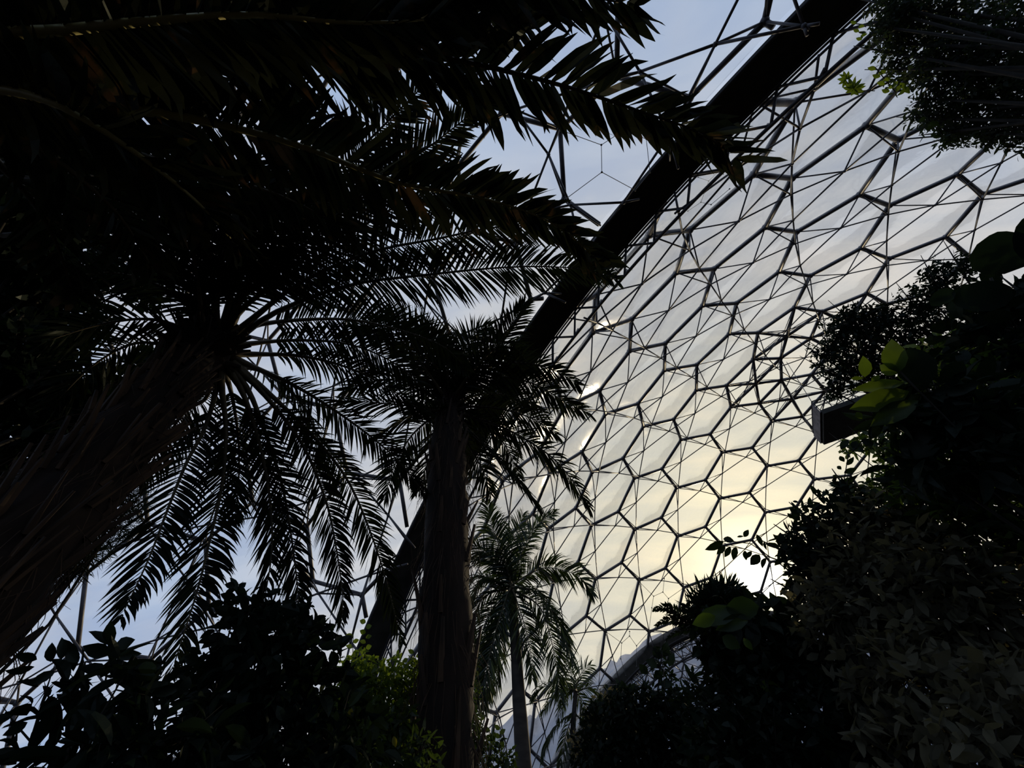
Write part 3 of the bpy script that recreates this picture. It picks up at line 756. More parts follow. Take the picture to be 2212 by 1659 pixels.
for hh in (.8, 1.15, 1.5):
    co = [pc + fx * 4.2 * a + fy * dl * b + up * hh for a, b in ((-1, -1), (1, -1), (1, 1), (-1, 1), (-1, -1))]
    for a, b in zip(co[:-1], co[1:]):
        m.tube([a, b], .055, 5)
for q in range(6):
    for sy in (-1, 1):
        a = pc + fx * (-4.2 + q * 1.4) + fy * dl * sy
        m.tube([a + up * .25, a + fx * 1.4 + up * 1.5], .035, 4)
        m.tube([a + up * 1.5, a + fx * 1.4 + up * .25], .035, 4)
m.build('railing', STEEL_D, t)
m = MB()
m.box(pc - fx * 4.32 + up * .55, fx * .05, fy * dl, up * .55)
m.build('side_panel', solid('grey_panel', (.06, .055, .06), (.14, .12, .13), 2, .7), t)
for sx, sy in ((-1, -1), (-1, 1), (1, -1), (1, 1)):
    m = MB()
    q = pc + fx * 4.2 * sx + fy * dl * sy + up * 1.5
    top = np.array(APEX) + fx * sx * 3 + fy * sy * 3 - up * 1.6
    m.tube([q, q + (top - q) * .97], .035, 5)
    m.build('hanger', CABLE, t)


# fine cable nets with small ball joints outside some of the foils
def cable_net(label, nodes, links, r):
    P = [at(*p) for p in nodes]
    t = thing('cable_net', label, 'cable net', P[0], group=None)
    m = MB()
    for a, b in links:
        m.tube([P[a], P[b]], r, 5)
    m.build('cable', CABLE, t)
    for i, p in enumerate(nodes):
        if p[2] > 0 and i < 12 and i not in (99,):
            m = MB()
            m.ball(P[i], r * 3.2, 8, 5)
            m.build('ball_joint', CABLE, t, smooth=True)
    return t


cable_net('thin cable net in the long pane beside the big arch, below the nearest frond tip',
          [(1531, 391, 34), (1514, 437, 34), (1536, 442, 33), (1508, 383, 34), (1556, 366, 34), (1486, 456, 34), (1576, 408, 33)],
          [(0, 1), (1, 2), (0, 3), (0, 4), (1, 5), (2, 6)], .016)
cable_net('thin cable net with ball joints across the blue pane left of the big arch',
          [(1299, 313, 20.0), (1300, 372, 18.9), (1372, 411, 20.4), (1211, 281, 18.2), (1345, 283, 22.4), (1222, 430, 17.0), (1404, 372, 21.9), (1396, 300, 23)],
          [(0, 1), (1, 2), (0, 3), (0, 4), (1, 5), (6, 7), (4, 7), (2, 6)], .014)
cable_net('thin cable net in the pane just above the fern frond right of the small palms',
          [(1412, 1288, 72), (1432, 1279, 72), (1444, 1293, 72), (1408, 1313, 72), (1440, 1318, 71), (1380, 1256, 72), (1435, 1250, 72), (1474, 1272, 72), (1402, 1362, 72)],
          [(0, 1), (1, 2), (0, 3), (2, 4), (0, 5), (1, 6), (2, 7), (3, 8)], .03)
cable_net('thin cable net in the pane over the hilltop next to the small arch',
          [(1343, 1389, 73), (1360, 1374, 73), (1375, 1395, 73), (1341, 1423, 72), (1310, 1365, 73), (1360, 1364, 73), (1400, 1367, 73), (1352, 1460, 72), (1375, 1440, 72)],
          [(0, 1), (1, 2), (0, 3), (2, 8), (0, 4), (1, 5), (2, 6), (3, 7)], .03)

# ------------------------------------------------------------------ leaves
TEMPL = {
    # name: (points (along, across, lift), faces)
    'six': ([(0, 0, 0), (.33, -.46, .06), (.33, .46, .06), (.72, -.34, .03), (.72, .34, .03), (1, 0, -.04)],
            [[0, 2, 1], [1, 2, 4, 3], [3, 4, 5]]),
    'dia': ([(0, 0, 0), (.45, -.5, .05), (.45, .5, .05), (1, 0, -.03)], [[0, 2, 3], [0, 3, 1]]),
    'broad': ([(0, 0, 0),
               (.15, -.30, .05), (.15, 0, .0), (.15, .30, .05),
               (.38, -.49, .09), (.38, 0, .02), (.38, .49, .09),
               (.62, -.44, .07), (.62, 0, .01), (.62, .44, .07),
               (.84, -.22, .01), (.84, 0, -.03), (.84, .22, .01),
               (1, 0, -.10)],
              [[0, 2, 1], [0, 3, 2], [1, 2, 5, 4], [2, 3, 6, 5], [4, 5, 8, 7], [5, 6, 9, 8], [7, 8, 11, 10], [8, 9, 12, 11], [10, 11, 13], [11, 12, 13]]),
    'round': ([(0, 0, 0), (.08, -.30, .03), (.08, .30, .03), (.28, -.48, .07), (.28, 0, 0), (.28, .48, .07), (.55, -.50, .07), (.55, 0, 0), (.55, .50, .07), (.82, -.34, .02), (.82, 0, -.02), (.82, .34, .02), (.96, -.13, -.03), (.96, .13, -.03), (1, 0, -.05)],
              [[0, 4, 1], [0, 2, 4], [1, 4, 3], [4, 2, 5], [3, 4, 7, 6], [4, 5, 8, 7], [6, 7, 10, 9], [7, 8, 11, 10], [9, 10, 12], [10, 11, 13], [10, 13, 14, 12]]),
    'needle': ([(0, 0, 0), (.5, -.5, 0), (.5, .5, 0), (1, 0, -.02)], [[0, 2, 3], [0, 3, 1]]),
}


def put_leaves(m, kind, P, D, Nn, L, Wd):
    tp, tf = TEMPL[kind]
    tp = np.array(tp)
    D = D / np.linalg.norm(D, axis=1)[:, None]
    S = np.cross(D, Nn)
    S /= np.maximum(np.linalg.norm(S, axis=1), 1e-6)[:, None]
    U = np.cross(S, D)
    V = P[:, None] + D[:, None] * (tp[None, :, 0, None] * L[:, None, None]) + S[:, None] * (tp[None, :, 1, None] * Wd[:, None, None]) \
        + U[:, None] * (tp[None, :, 2, None] * L[:, None, None])
    m.addgrid(V, tf, len(P), len(tp))


def mass(m, rng, blobs, per, kind, L, ratio, droop=.35, spread=1.0, clusters=0):
    """leaves scattered through ellipsoid blobs (centre, radius)"""
    for c, r in blobs:
        n = int(per * 1.6 * r * r)
        if n < 3:
            n = 3
        if clusters:
            k = max(3, n // clusters)
            q = rng.normal(size=(k, 3))
            q = q / np.linalg.norm(q, axis=1)[:, None] * (rng.random(k) ** .40)[:, None] * r
            base = np.repeat(q, clusters, axis=0)
            axis = rng.normal(size=(k, 3)) + [0, 0, -.1]
            axis /= np.linalg.norm(axis, axis=1)[:, None]
            ax_ = np.repeat(axis, clusters, axis=0)
            tpos = np.tile(np.linspace(0, 1, clusters), k)
            P = c + base + ax_ * (tpos * L * clusters * .28)[:, None]
            D = ax_ * .5 + rng.normal(size=P.shape) * .75
            n = len(P)
        else:
            q = rng.normal(size=(n, 3))
            q = q / np.linalg.norm(q, axis=1)[:, None] * (rng.random(n) ** .42)[:, None] * r
            P = c + q
            D = q / r * .8 + rng.normal(size=(n, 3)) * .7
        D[:, 2] -= droop
        Nn = rng.normal(size=(n, 3)) * .8 + [0, 0, 1.0]
        Ls = L * rng.uniform(.6, 1.25, n)
        put_leaves(m, kind, P, D, Nn, Ls, Ls * ratio * rng.uniform(.8, 1.2, n))


def blobs_at(lst, jitter, rng):
    out_ = []
    for u, v, r, px in lst:
        out_.append((at(u, v, r + rng.uniform(-jitter, jitter)), px * px_size(u, v, r) * 1.2))
    return out_


def plant(name, label, cat, lst, leaf, seed, mat=None, kind='six', L=.2, ratio=.42, per=900, jitter=.35, base=None, stem_r=.05, droop=.35,
          clusters=0, extra=None, group=None, stems=1, twig=True):
    """a shrub or tree: stem(s) rising from the ground, a branch to every leaf mass, one foliage mesh"""
    rng = np.random.default_rng(seed)
    bl = blobs_at(lst, jitter, rng)
    cen = sum(b[0] for b in bl) / len(bl)
    if base is None:
        base = np.array([cen[0], cen[1], 0.0])
    else:
        base = np.array([*base, 0.0])
    t = thing(name, label, cat, base, group)
    lowest = min(bl, key=lambda b: b[0][2])[0]
    fork = base + (cen - base) * .55
    fork[2] = max(.5, min(fork[2], lowest[2] + .2))
    m = MB()
    mid = (base + fork) / 2 + np.array([rng.uniform(-.1, .1), rng.uniform(-.1, .1), 0])
    m.tube([base - up * .15, mid, fork], [stem_r, stem_r * .85, stem_r * .7], 8)
    m.build('stem', BARK, t, smooth=True)
    for c, r in bl:
        m = MB()
        k = (fork + c) / 2 + rng.normal(size=3) * .12
        m.tube([fork, k, c, c + (c - k) * .25 + up * .1 * r], [stem_r * .55, stem_r * .4, stem_r * .25, stem_r * .08], 5)
        if twig:
            for _ in range(5):
                d = rng.normal(size=3)
                m.tube([c, c + unit(d) * r * .9], [stem_r * .18, stem_r * .05], 4)
        m.build('branch', BARK, t, smooth=True)
    m = MB()
    mass(m, rng, bl, per, kind, L, ratio, droop, clusters=clusters)
    m.build('foliage', mat or leaf, t)
    return t


def leaf_at(m, b, e, r, w, rng, kind='broad', tilt=.35, dr=0.0):
    """one leaf from pixel b to pixel e, r metres away, w pixels wide, its face turned roughly to the viewer"""
    P0, P1 = at(*b, r), at(*e, r + dr)
    view = unit(P0 - EYE)
    Nn = -view + rng.normal(size=3) * tilt
    L = np.linalg.norm(P1 - P0)
    put_leaves(m, kind, P0[None], (P1 - P0)[None], Nn[None], np.array([L]), np.array([1.3 * w * px_size((b[0] + e[0]) / 2, (b[1] + e[1]) / 2, r)]))


def sprig(t, leaves, stem, r, mat, seed, each=False, sr=.006, kind='broad', tilt=.35, name='sprig', lname='leaf'):
    rng = np.random.default_rng(seed)
    if stem:
        m = MB()
        m.tube([at(u, v, r + .02) for u, v in stem], sr, 5)
        m.build(name, BARK, t, smooth=True)
    if each or len(leaves) <= 16:
        for b, e, w in leaves:
            m = MB()
            leaf_at(m, b, e, r + rng.uniform(-.05, .05), w, rng, kind, tilt)
            m.build(lname, mat, t, smooth=True)
    else:
        m = MB()
        for b, e, w in leaves:
            leaf_at(m, b, e, r + rng.uniform(-.05, .05), w, rng, kind, tilt)
        m.build('leafy_spray', mat, t, smooth=True)


# ------------------------------------------------------------------ palm fronds
def catmull(pts, n):
    pts = np.array(pts, float)
    P = np.vstack([2 * pts[0] - pts[1], pts, 2 * pts[-1] - pts[-2]])
    seg = len(pts) - 1
    out_ = []
    for t in np.linspace(0, seg - 1e-6, n):
        i = int(t)
        f = t - i
        a, b, c, d = P[i], P[i + 1], P[i + 2], P[i + 3]
        out_.append(.5 * ((2 * b) + (-a + c) * f + (2 * a - 5 * b + 4 * c - d) * f * f + (-a + 3 * b - 3 * c + d) * f ** 3))
    out_ = np.array(out_)
    s = np.r_[0, np.cumsum(np.linalg.norm(np.diff(out_, axis=0), axis=1))]
    u = np.linspace(0, s[-1], n)
    return np.stack([np.interp(u, s, out_[:, k]) for k in range(3)], 1), s[-1]


def frond(parent, pts, seed, L=.7, wid=.045, pitch=.08, start=.16, mat=None, rmat=None, rr=.028, droop=.10, lift=.25, twist=.5, fwd=.55, missing=.04, tipf=.35, curl=.0):
    """pts: list of world points along the stalk. part 'frond' (the leaflets), sub-part 'stalk'."""
    rng = np.random.default_rng(seed)
    C, Ln = catmull(pts, 60)
    T = np.gradient(C, axis=0)
    T /= np.linalg.norm(T, axis=1)[:, None]
    S = np.zeros_like(T)
    s0 = np.cross(T[0], [0, 0, 1])
    if np.linalg.norm(s0) < .15:
        s0 = np.cross(C[-1] - C[0], [0, 0, 1])
    s0 = unit(s0)
    for i in range(len(T)):
        s0 = unit(s0 - T[i] * (s0 @ T[i]))
        S[i] = s0
    k = max(8, int(Ln * (1 - start) / pitch))
    m = MB()
    NS = 6
    prof = np.array([.35, .9, 1.0, .85, .5, .04])
    for side in (-1, 1):
        s = np.clip(start + (1 - start) * (np.arange(k) + rng.uniform(-.3, .3, k)) / k, start, .995)
        keep = rng.random(k) > missing
        s = s[keep]
        x = s * (len(C) - 1)
        i = x.astype(int)
        f = (x - i)[:, None]
        i2 = np.minimum(i + 1, len(C) - 1)
        P = C[i] * (1 - f) + C[i2] * f
        t = T[i] * (1 - f) + T[i2] * f
        sd = S[i] * side
        nn = np.cross(t, S[i]) * -1
        nn *= np.sign(nn[:, 2] + 1e-6)[:, None] if False else 1
        nn = np.where((nn[:, 2] < -.3)[:, None], -nn, nn)
        q = (s - start) / (1 - start)
        prof_l = np.interp(q, [0, .12, .35, .6, .85, 1.0], [.45, .8, 1, .95, .62, tipf])
        ll = L * prof_l * rng.uniform(.88, 1.08, len(s))
        fw = (fwd + .55 * q ** 2 + rng.normal(0, .08, len(s)))[:, None]
        li = (lift * rng.uniform(-.7, 1.2, len(s)))[:, None]
        D = sd * np.cos(fw) + t * np.sin(fw) + nn * li
        D /= np.linalg.norm(D, axis=1)[:, None]
        tw = rng.normal(0, twist, len(s))[:, None]
        dr = droop * rng.uniform(.6, 1.5, len(s))[:, None]
        pos = P.copy()
        rows = []
        w0 = wid * rng.uniform(.75, 1.15, len(s))
        for j in range(NS):
            wd = t * np.cos(tw) + nn * np.sin(tw)
            wd = wd - D * (wd * D).sum(1)[:, None]
            wd /= np.maximum(np.linalg.norm(wd, axis=1), 1e-4)[:, None]
            h = (w0 * prof[j] * .5)[:, None]
            rows.append(pos - wd * h)
            rows.append(pos + wd * h)
            pos = pos + D * (ll / (NS - 1))[:, None]
            D = D + np.array([0, 0, -1.0]) * dr * (1 + .5 * j)
            if curl and j >= 2:
                D = D + rng.normal(0, curl * (j - 1), D.shape) * (rng.random(len(D)) < .6)[:, None]
            D /= np.linalg.norm(D, axis=1)[:, None]
            tw = tw + rng.normal(0, .12, tw.shape)
        V = np.stack(rows, 1)
        fs = [[2 * j, 2 * j + 1, 2 * j + 3, 2 * j + 2] for j in range(NS - 1)]
        m.addgrid(V, fs, len(s), 2 * NS)
    fr = m.build('frond', mat or PALM, parent)
    m = MB()
    rad = [rr * (1 - .88 * (j / 59)) * (1 + 1.3 * math.exp(-j / 5.0)) for j in range(0, 60, 3)]
    m.tube(C[::3], rad, 6)
    m.build('stalk', rmat or RACHIS, fr, smooth=True)
    return fr


def img_frond(parent, px, r0, r1, r2, seed, **kw):
    n = len(px)
    pts = []
    for i, (u, v) in enumerate(px):
        t = i / (n - 1)
        r = (1 - t) * (1 - 2 * t) * r0 + 4 * t * (1 - t) * r1 + t * (2 * t - 1) * r2
        pts.append(at(u, v, r))
    return frond(parent, pts, seed, **kw)


def palm_trunk(t, pts, radii, mat, n=16, rough=.06, seed=1):
    rng = np.random.default_rng(seed)
    m = MB()
    C, Ln = catmull(pts, max(8, int(np.linalg.norm(np.array(pts[-1]) - np.array(pts[0])) / .22)))
    R = np.interp(np.linspace(0, 1, len(C)), np.linspace(0, 1, len(radii)), radii)
    vs = []
    for i, p in enumerate(C):
        for k in range(n):
            a = 2 * math.pi * k / n
            q = R[i] * (1 + rough * rng.normal())
            vs.append(p + q * np.array([math.cos(a), math.sin(a), 0]))
    fs = []
    for i in range(len(C) - 1):
        for k in range(n):
            k2 = (k + 1) % n
            fs.append([i * n + k, i * n + k2, (i + 1) * n + k2, (i + 1) * n + k])
    fs.append([(len(C) - 1) * n + k for k in range(n)])
    m.add(vs, fs)
    return m.build('trunk', mat, t, smooth=True), C, R


def boots(parent, C, R, count, seed, length=.5, w=.10, mat=None, lo=.1, hi=1.0, out_=.5, name='leaf_base'):
    """cut leaf bases that sheathe the trunk"""
    rng = np.random.default_rng(seed)
    m = MB()
    for _ in range(count):
        s = rng.uniform(lo, hi) * (len(C) - 1)
        i = int(s)
        a = rng.uniform(0, 2 * math.pi)
        d = np.array([math.cos(a), math.sin(a), 0])
        p = C[i] + d * R[i] * .92
        q = unit(d * out_ + up * rng.uniform(.7, 1.3) + rng.normal(size=3) * .08)
        ll = length * rng.uniform(.5, 1.2)
        sd = unit(np.cross(q, d))
        o_ = unit(np.cross(sd, q))
        w1, w2 = w * rng.uniform(.7, 1.2), w * rng.uniform(.25, .5)
        vs = [p - sd * w1 - o_ * .02, p + sd * w1 - o_ * .02, p + sd * w1 * .6 + o_ * .05, p - sd * w1 * .6 + o_ * .05,
              p + q * ll - sd * w2, p + q * ll + sd * w2, p + q * ll + sd * w2 * .6 + o_ * .03, p + q * ll - sd * w2 * .6 + o_ * .03]
        m.add(vs, [[0, 1, 5, 4], [1, 2, 6, 5], [2, 3, 7, 6], [3, 0, 4, 7], [4, 5, 6, 7], [3, 2, 1, 0]])
    o = m.build(name, mat or BOOT, parent)
    o['kind'] = 'stuff'
    return o


def crown_heart(parent, c, r, seed, n=90):
    """the packed leaf sheaths at the top of a palm's trunk"""
    rng = np.random.default_rng(seed)
    m = MB()
    m.ball(c - up * r * .3, r * .8, 12, 8)
    for _ in range(n):
        d = rng.normal(size=3)
        d[2] = abs(d[2]) * 1.1 - .45
        d = unit(d)
        p = c - up * r * .5 + d * r * .5
        q = p + unit(d + up * .6) * r * rng.uniform(.5, 1.2)
        m.tube([p, (p + q) / 2 + up * .02, q], [.07, .055, .03], 5)
    o = m.build('crown_heart', TRUNK1, parent)
    return o


def threads(parent, C, R, count, seed, length=.7, mat=None, lo=.3, hi=1., name='hanging_fibre', r=.004):
    rng = np.random.default_rng(seed)
    m = MB()
    for _ in range(count):
        i = int(rng.uniform(lo, hi) * (len(C) - 1))
        a = rng.uniform(0, 2 * math.pi)
        d = np.array([math.cos(a), math.sin(a), 0])
        p = C[i] + d * R[i]
        q = p + d * rng.uniform(.05, .25) - up * length * rng.uniform(.2, .6)
        e = q + rng.normal(size=3) * .08 - up * length * rng.uniform(.2, .7)
        m.tube([p, q, e], [r * 1.5, r, r * .5], 3, caps=False)
    o = m.build(name, mat or FIBRE, parent)
    o['kind'] = 'stuff'
    return o

# ------------------------------------------------------------------ palms
# 1. the big leaning oil palm left of centre
cr = at(455, 735, 8.7)
bs = np.array([cr[0] - .05, cr[1] - .05, 0])
P1 = thing('oil_palm', 'large oil palm with a shaggy brown trunk rising from the lower left corner', 'palm tree', bs, 'oil palms')
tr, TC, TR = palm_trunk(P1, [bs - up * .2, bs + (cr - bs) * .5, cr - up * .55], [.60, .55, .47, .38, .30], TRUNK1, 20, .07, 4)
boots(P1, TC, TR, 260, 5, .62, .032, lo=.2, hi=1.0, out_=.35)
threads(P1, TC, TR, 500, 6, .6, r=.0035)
crown_heart(P1, cr - up * .1, .52, 7)
F1 = [
    ([(465, 850), (440, 930), (405, 995), (370, 1080), (320, 1210), (258, 1340)], 8.3, 7.0),
    ([(480, 850), (488, 930), (480, 1045), (450, 1180), (425, 1280), (368, 1460)], 8.2, 6.8),
    ([(525, 850), (560, 955), (580, 1055), (588, 1180), (568, 1315)], 8.3, 7.4),
    ([(540, 850), (585, 970), (610, 1050), (628, 1150), (642, 1260), (648, 1350)], 8.4, 7.6),
    ([(560, 840), (650, 955), (700, 1070), (722, 1160), (740, 1280), (738, 1350)], 8.5, 7.8),
    ([(570, 840), (665, 930), (740, 1020), (785, 1110), (832, 1245), (868, 1390)], 8.7, 8.4),
    ([(540, 790), (640, 835), (750, 905), (850, 985), (925, 1075)], 8.8, 8.6),
    ([(500, 850), (515, 950), (515, 1050), (505, 1130)], 9.3, 9.6),
    ([(520, 725), (600, 672), (750, 617), (900, 596), (1100, 577), (1250, 580), (1335, 605)], 7.8, 6.4),
    ([(520, 710), (650, 610), (800, 545), (950, 515), (1060, 492), (1170, 490), (1275, 530)], 7.6, 6.4),
    ([(515, 715), (600, 695), (750, 690), (870, 715), (960, 750), (1010, 800)], 8.4, 8.0),
    ([(520, 745), (640, 735), (760, 745), (860, 790), (930, 860)], 8.8, 8.8),
    ([(530, 765), (640, 768), (740, 790), (830, 832), (930, 900)], 8.8, 8.6),
    ([(515, 650), (560, 580), (600, 500), (625, 420)], 7.9, 7.2),
    ([(500, 620), (518, 520), (512, 430), (495, 350)], 7.9, 7.0),
    ([(525, 640), (640, 545), (740, 455), (840, 375), (930, 315), (1040, 228)], 7.4, 6.3),
    ([(520, 630), (600, 520), (700, 400), (820, 280), (895, 205), (935, 165)], 7.4, 6.2),
    ([(505, 620), (570, 500), (625, 350), (648, 240), (642, 150)], 7.4, 6.4),
    ([(530, 660), (680, 560), (830, 460), (930, 420), (1020, 400)], 7.8, 7.2),
    ([(500, 800), (560, 800), (650, 870), (700, 980), (720, 1040)], 9.4, 9.8),
    ([(440, 690), (400, 590), (330, 520), (230, 480)], 8.3, 8.0),
    ([(430, 680), (350, 620), (250, 590), (130, 600)], 8.6, 8.4),
    ([(440, 700), (420, 560), (380, 440), (330, 330)], 7.9, 7.0),
    ([(420, 720), (330, 690), (220, 700), (90, 740)], 8.9, 8.8),
    ([(460, 640), (450, 520), (420, 400), (420, 280)], 7.7, 6.9),
    ([(430, 640), (330, 500), (200, 400), (80, 350)], 7.9, 7.2),
    ([(410, 760), (300, 740), (200, 790), (110, 880)], 9.3, 9.6),
    ([(470, 640), (500, 480), (560, 330), (620, 250)], 7.6, 6.8),
    ([(445, 860), (400, 890), (350, 960), (300, 1050)], 9.6, 9.8),
]
for i, (px, r1, r2) in enumerate(F1):
    img_frond(P1, [(470 + (px[0][0] - 470) * .3, 760 + (px[0][1] - 760) * .3)] + px, 8.65, r1, r2, 100 + i, L=.72 if i < 8 else .80, wid=.046, pitch=.043,
              tipf=.25, rr=.042, lift=.14 if i < 8 else .22, mat=PALM_BR if i in (9, 15, 16, 18) else PALM, droop=.07 if i < 8 else .11, start=.2, missing=.04, twist=.28, fwd=.5)

# 2. the palm whose crown is just outside the frame at upper left: fronds right overhead
cr2 = at(-150, 165, 6.6)
b2 = np.array([cr2[0] - .1, cr2[1] - .1, 0])
P2 = thing('oil_palm', 'oil palm leaning in from the upper left, its long browned fronds overhead', 'palm tree', b2, 'oil palms')
tr, TC2, TR2 = palm_trunk(P2, [b2 - up * .2, (b2 + cr2) / 2, cr2 - up * .2], [.55, .5, .45], TRUNK1, 16, .05, 8)
F2 = [
    ([(-60, 85), (140, 65), (300, 48), (540, 32), (760, 50), (960, 40)], 4.5, 4.0, True),
    ([(-60, 165), (300, 150), (600, 120), (900, 118), (1180, 175), (1380, 240), (1520, 290), (1600, 350)], 4.9, 4.8, False),
    ([(-60, 40), (400, -30), (800, -40), (1100, -30), (1260, -10), (1385, 14)], 4.8, 4.8, False),
    ([(-60, 175), (60, 196), (220, 226), (420, 258), (640, 312), (860, 395), (1050, 430), (1200, 485), (1300, 570)], 5.2, 5.1, True),
    ([(-60, 185), (60, 205), (160, 245), (300, 335), (430, 440), (520, 540)], 4.9, 5.1, True),
    ([(-60, 240), (60, 305), (160, 375), (260, 470), (330, 580)], 6.2, 6.6, False),
    ([(-60, 130), (250, 110), (560, 60), (800, 80), (960, 140), (1070, 240)], 5.3, 5.1, False),
    ([(-60, 100), (300, 20), (600, -10), (900, 10), (1150, 60)], 5.1, 4.9, False),
    ([(-60, 200), (200, 300), (420, 370), (600, 420), (760, 500)], 6.2, 6.4, False),
    ([(-60, 190), (120, 200), (280, 190), (430, 140)], 5.9, 5.8, False),
    ([(-60, 290), (60, 420), (120, 520), (160, 640)], 6.6, 7.0, False),
    ([(-60, 120), (200, -20), (420, -70), (700, -60)], 5.6, 5.4, False),
]
for i, (px, r1, r2, g) in enumerate(F2):
    img_frond(P2, [(-130, 160)] + px, 6.4, r1, r2, 200 + i, L=.72, wid=.098, pitch=.062, rr=.05, mat=PALM_BR, rmat=RACHIS_G if g else RACHIS,
              droop=.11, lift=.35, twist=.55, missing=.05, fwd=.55, start=.12, tipf=.6, curl=.13)

# 3. the middle oil palm
c3 = at(968, 880, 10.4)
b3p = at(960, 1640, 7.4)
b3 = np.array([b3p[0], b3p[1], 0])
P3 = thing('oil_palm', 'oil palm at the centre with a straight shaggy trunk and arching dark crown', 'palm tree', b3, 'oil palms')
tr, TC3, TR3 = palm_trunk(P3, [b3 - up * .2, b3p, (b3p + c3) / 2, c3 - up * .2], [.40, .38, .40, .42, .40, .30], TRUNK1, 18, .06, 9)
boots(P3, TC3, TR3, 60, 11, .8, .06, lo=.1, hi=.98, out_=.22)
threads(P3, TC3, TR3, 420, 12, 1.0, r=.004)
crown_heart(P3, c3 + up * .05, .40, 13)
F3 = [
    ([(968, 830), (966, 780), (962, 735)], 10.2, 10.0),
    ([(985, 850), (1030, 790), (1080, 740), (1110, 690), (1135, 652)], 9.9, 9.4),
    ([(990, 850), (1060, 790), (1140, 785), (1200, 802), (1252, 832)], 10.0, 9.6),
    ([(990, 862), (1060, 815), (1150, 828), (1220, 868), (1275, 893)], 10.2, 9.8),
    ([(990, 880), (1060, 880), (1140, 900), (1207, 940)], 10.3, 10.1),
    ([(990, 890), (1077, 920), (1137, 950), (1197, 992), (1242, 1046), (1274, 1096)], 10.0, 9.3),
    ([(980, 895), (1032, 947), (1086, 1001), (1131, 1052), (1166, 1100)], 10.0, 9.4),
    ([(985, 900), (1012, 960), (1042, 1015), (1060, 1070)], 10.6, 10.6),
    ([(960, 900), (945, 950), (920, 1010), (905, 1060)], 9.8, 9.5),
    ([(950, 880), (900, 878), (815, 870), (742, 864)], 9.8, 9.5),
    ([(950, 885), (900, 892), (850, 920), (808, 946)], 9.7, 9.4),
    ([(955, 850), (905, 780), (850, 720), (790, 700), (740, 730)], 10.0, 9.8),
    ([(960, 845), (930, 770), (890, 710), (840, 680), (800, 690)], 10.3, 10.3),
    ([(965, 840), (950, 770), (920, 715), (880, 700)], 10.7, 10.9),
    ([(975, 840), (1000, 760), (1030, 715), (1060, 705)], 10.7, 10.9),
    ([(980, 845), (1020, 770), (1070, 745), (1120, 760), (1150, 800)], 10.6, 10.7),
    ([(950, 890), (890, 940), (850, 1010), (830, 1080)], 10.8, 11.0),
    ([(955, 870), (880, 830), (810, 820), (740, 845)], 10.6, 10.7),
    ([(985, 870), (1050, 850), (1120, 860), (1180, 895)], 10.9, 11.2),
    ([(985, 890), (1040, 910), (1090, 960), (1120, 1030)], 10.8, 11.0),
]
for i, (px, r1, r2) in enumerate(F3):
    img_frond(P3, [(970, 885)] + px, 10.4, r1, r2, 300 + i, L=.84, wid=.05, pitch=.042, rr=.04, droop=.10, twist=.35, lift=.2,
              mat=PALM_BR if i in (11, 12, 13) else PALM, start=.1)

# 4. royal palm with a smooth trunk
c4 = at(1106, 1278, 17.6)
b4p = at(1130, 1640, 16.2)
b4 = np.array([b4p[0], b4p[1], 0])
P4 = thing('royal_palm', 'slender palm with a smooth grey-brown trunk right of the central shaggy trunk', 'palm tree', b4)
palm_trunk(P4, [b4 - up * .2, b4p, (b4p + c4) / 2, c4], [.26, .25, .23, .19, .15], TRUNK4, 14, .012, 3)
m = MB()
m.tube([c4 - up * .1, c4 + up * .5, c4 + up * .9], [.15, .12, .05], 10)
m.build('crownshaft', L_MID, P4, smooth=True)
F4 = [
    ([(1108, 1262), (1170, 1228), (1221, 1233), (1257, 1250), (1282, 1288)], 17.2, 16.8),
    ([(1110, 1268), (1155, 1277), (1188, 1316), (1216, 1366), (1238, 1430)], 17.0, 16.4),
    ([(1112, 1285), (1133, 1350), (1147, 1410), (1150, 1468)], 16.8, 16.4),
    ([(1108, 1255), (1125, 1200), (1155, 1140), (1198, 1108)], 17.8, 17.8),
    ([(1103, 1255), (1085, 1195), (1062, 1135), (1052, 1085)], 17.4, 17.2),
    ([(1100, 1260), (1060, 1205), (1015, 1172)], 17.6, 17.6),
    ([(1098, 1280), (1069, 1370), (1050, 1449), (1034, 1522)], 17.0, 16.4),
    ([(1100, 1285), (1082, 1370), (1074, 1450), (1060, 1505)], 17.6, 17.4),
    ([(1095, 1272), (1045, 1290), (1018, 1350), (1006, 1425)], 18.0, 18.2),
    ([(1110, 1275), (1165, 1310), (1190, 1380), (1205, 1460), (1212, 1520)], 17.4, 17.0),
    ([(1095, 1265), (1040, 1245), (1000, 1270), (985, 1330)], 18.4, 18.8),
    ([(1105, 1250), (1105, 1190), (1120, 1140), (1130, 1110)], 18.2, 18.6),
    ([(1096, 1280), (1055, 1330), (1035, 1400), (1030, 1470)], 17.8, 17.8),
    ([(1095, 1265), (1050, 1255), (1015, 1300), (1000, 1370)], 18.0, 18.2),
    ([(1100, 1290), (1062, 1400), (1050, 1480), (1045, 1540)], 17.2, 16.8),
    ([(1100, 1258), (1075, 1210), (1050, 1195), (1020, 1210)], 18, 18),
]
for i, (px, r1, r2) in enumerate(F4):
    img_frond(P4, [(1106, 1272)] + px, 17.6, r1, r2, 400 + i, L=.98, wid=.055, pitch=.038, rr=.03, droop=.12, mat=PALM2, lift=.3, twist=.7, start=.08)

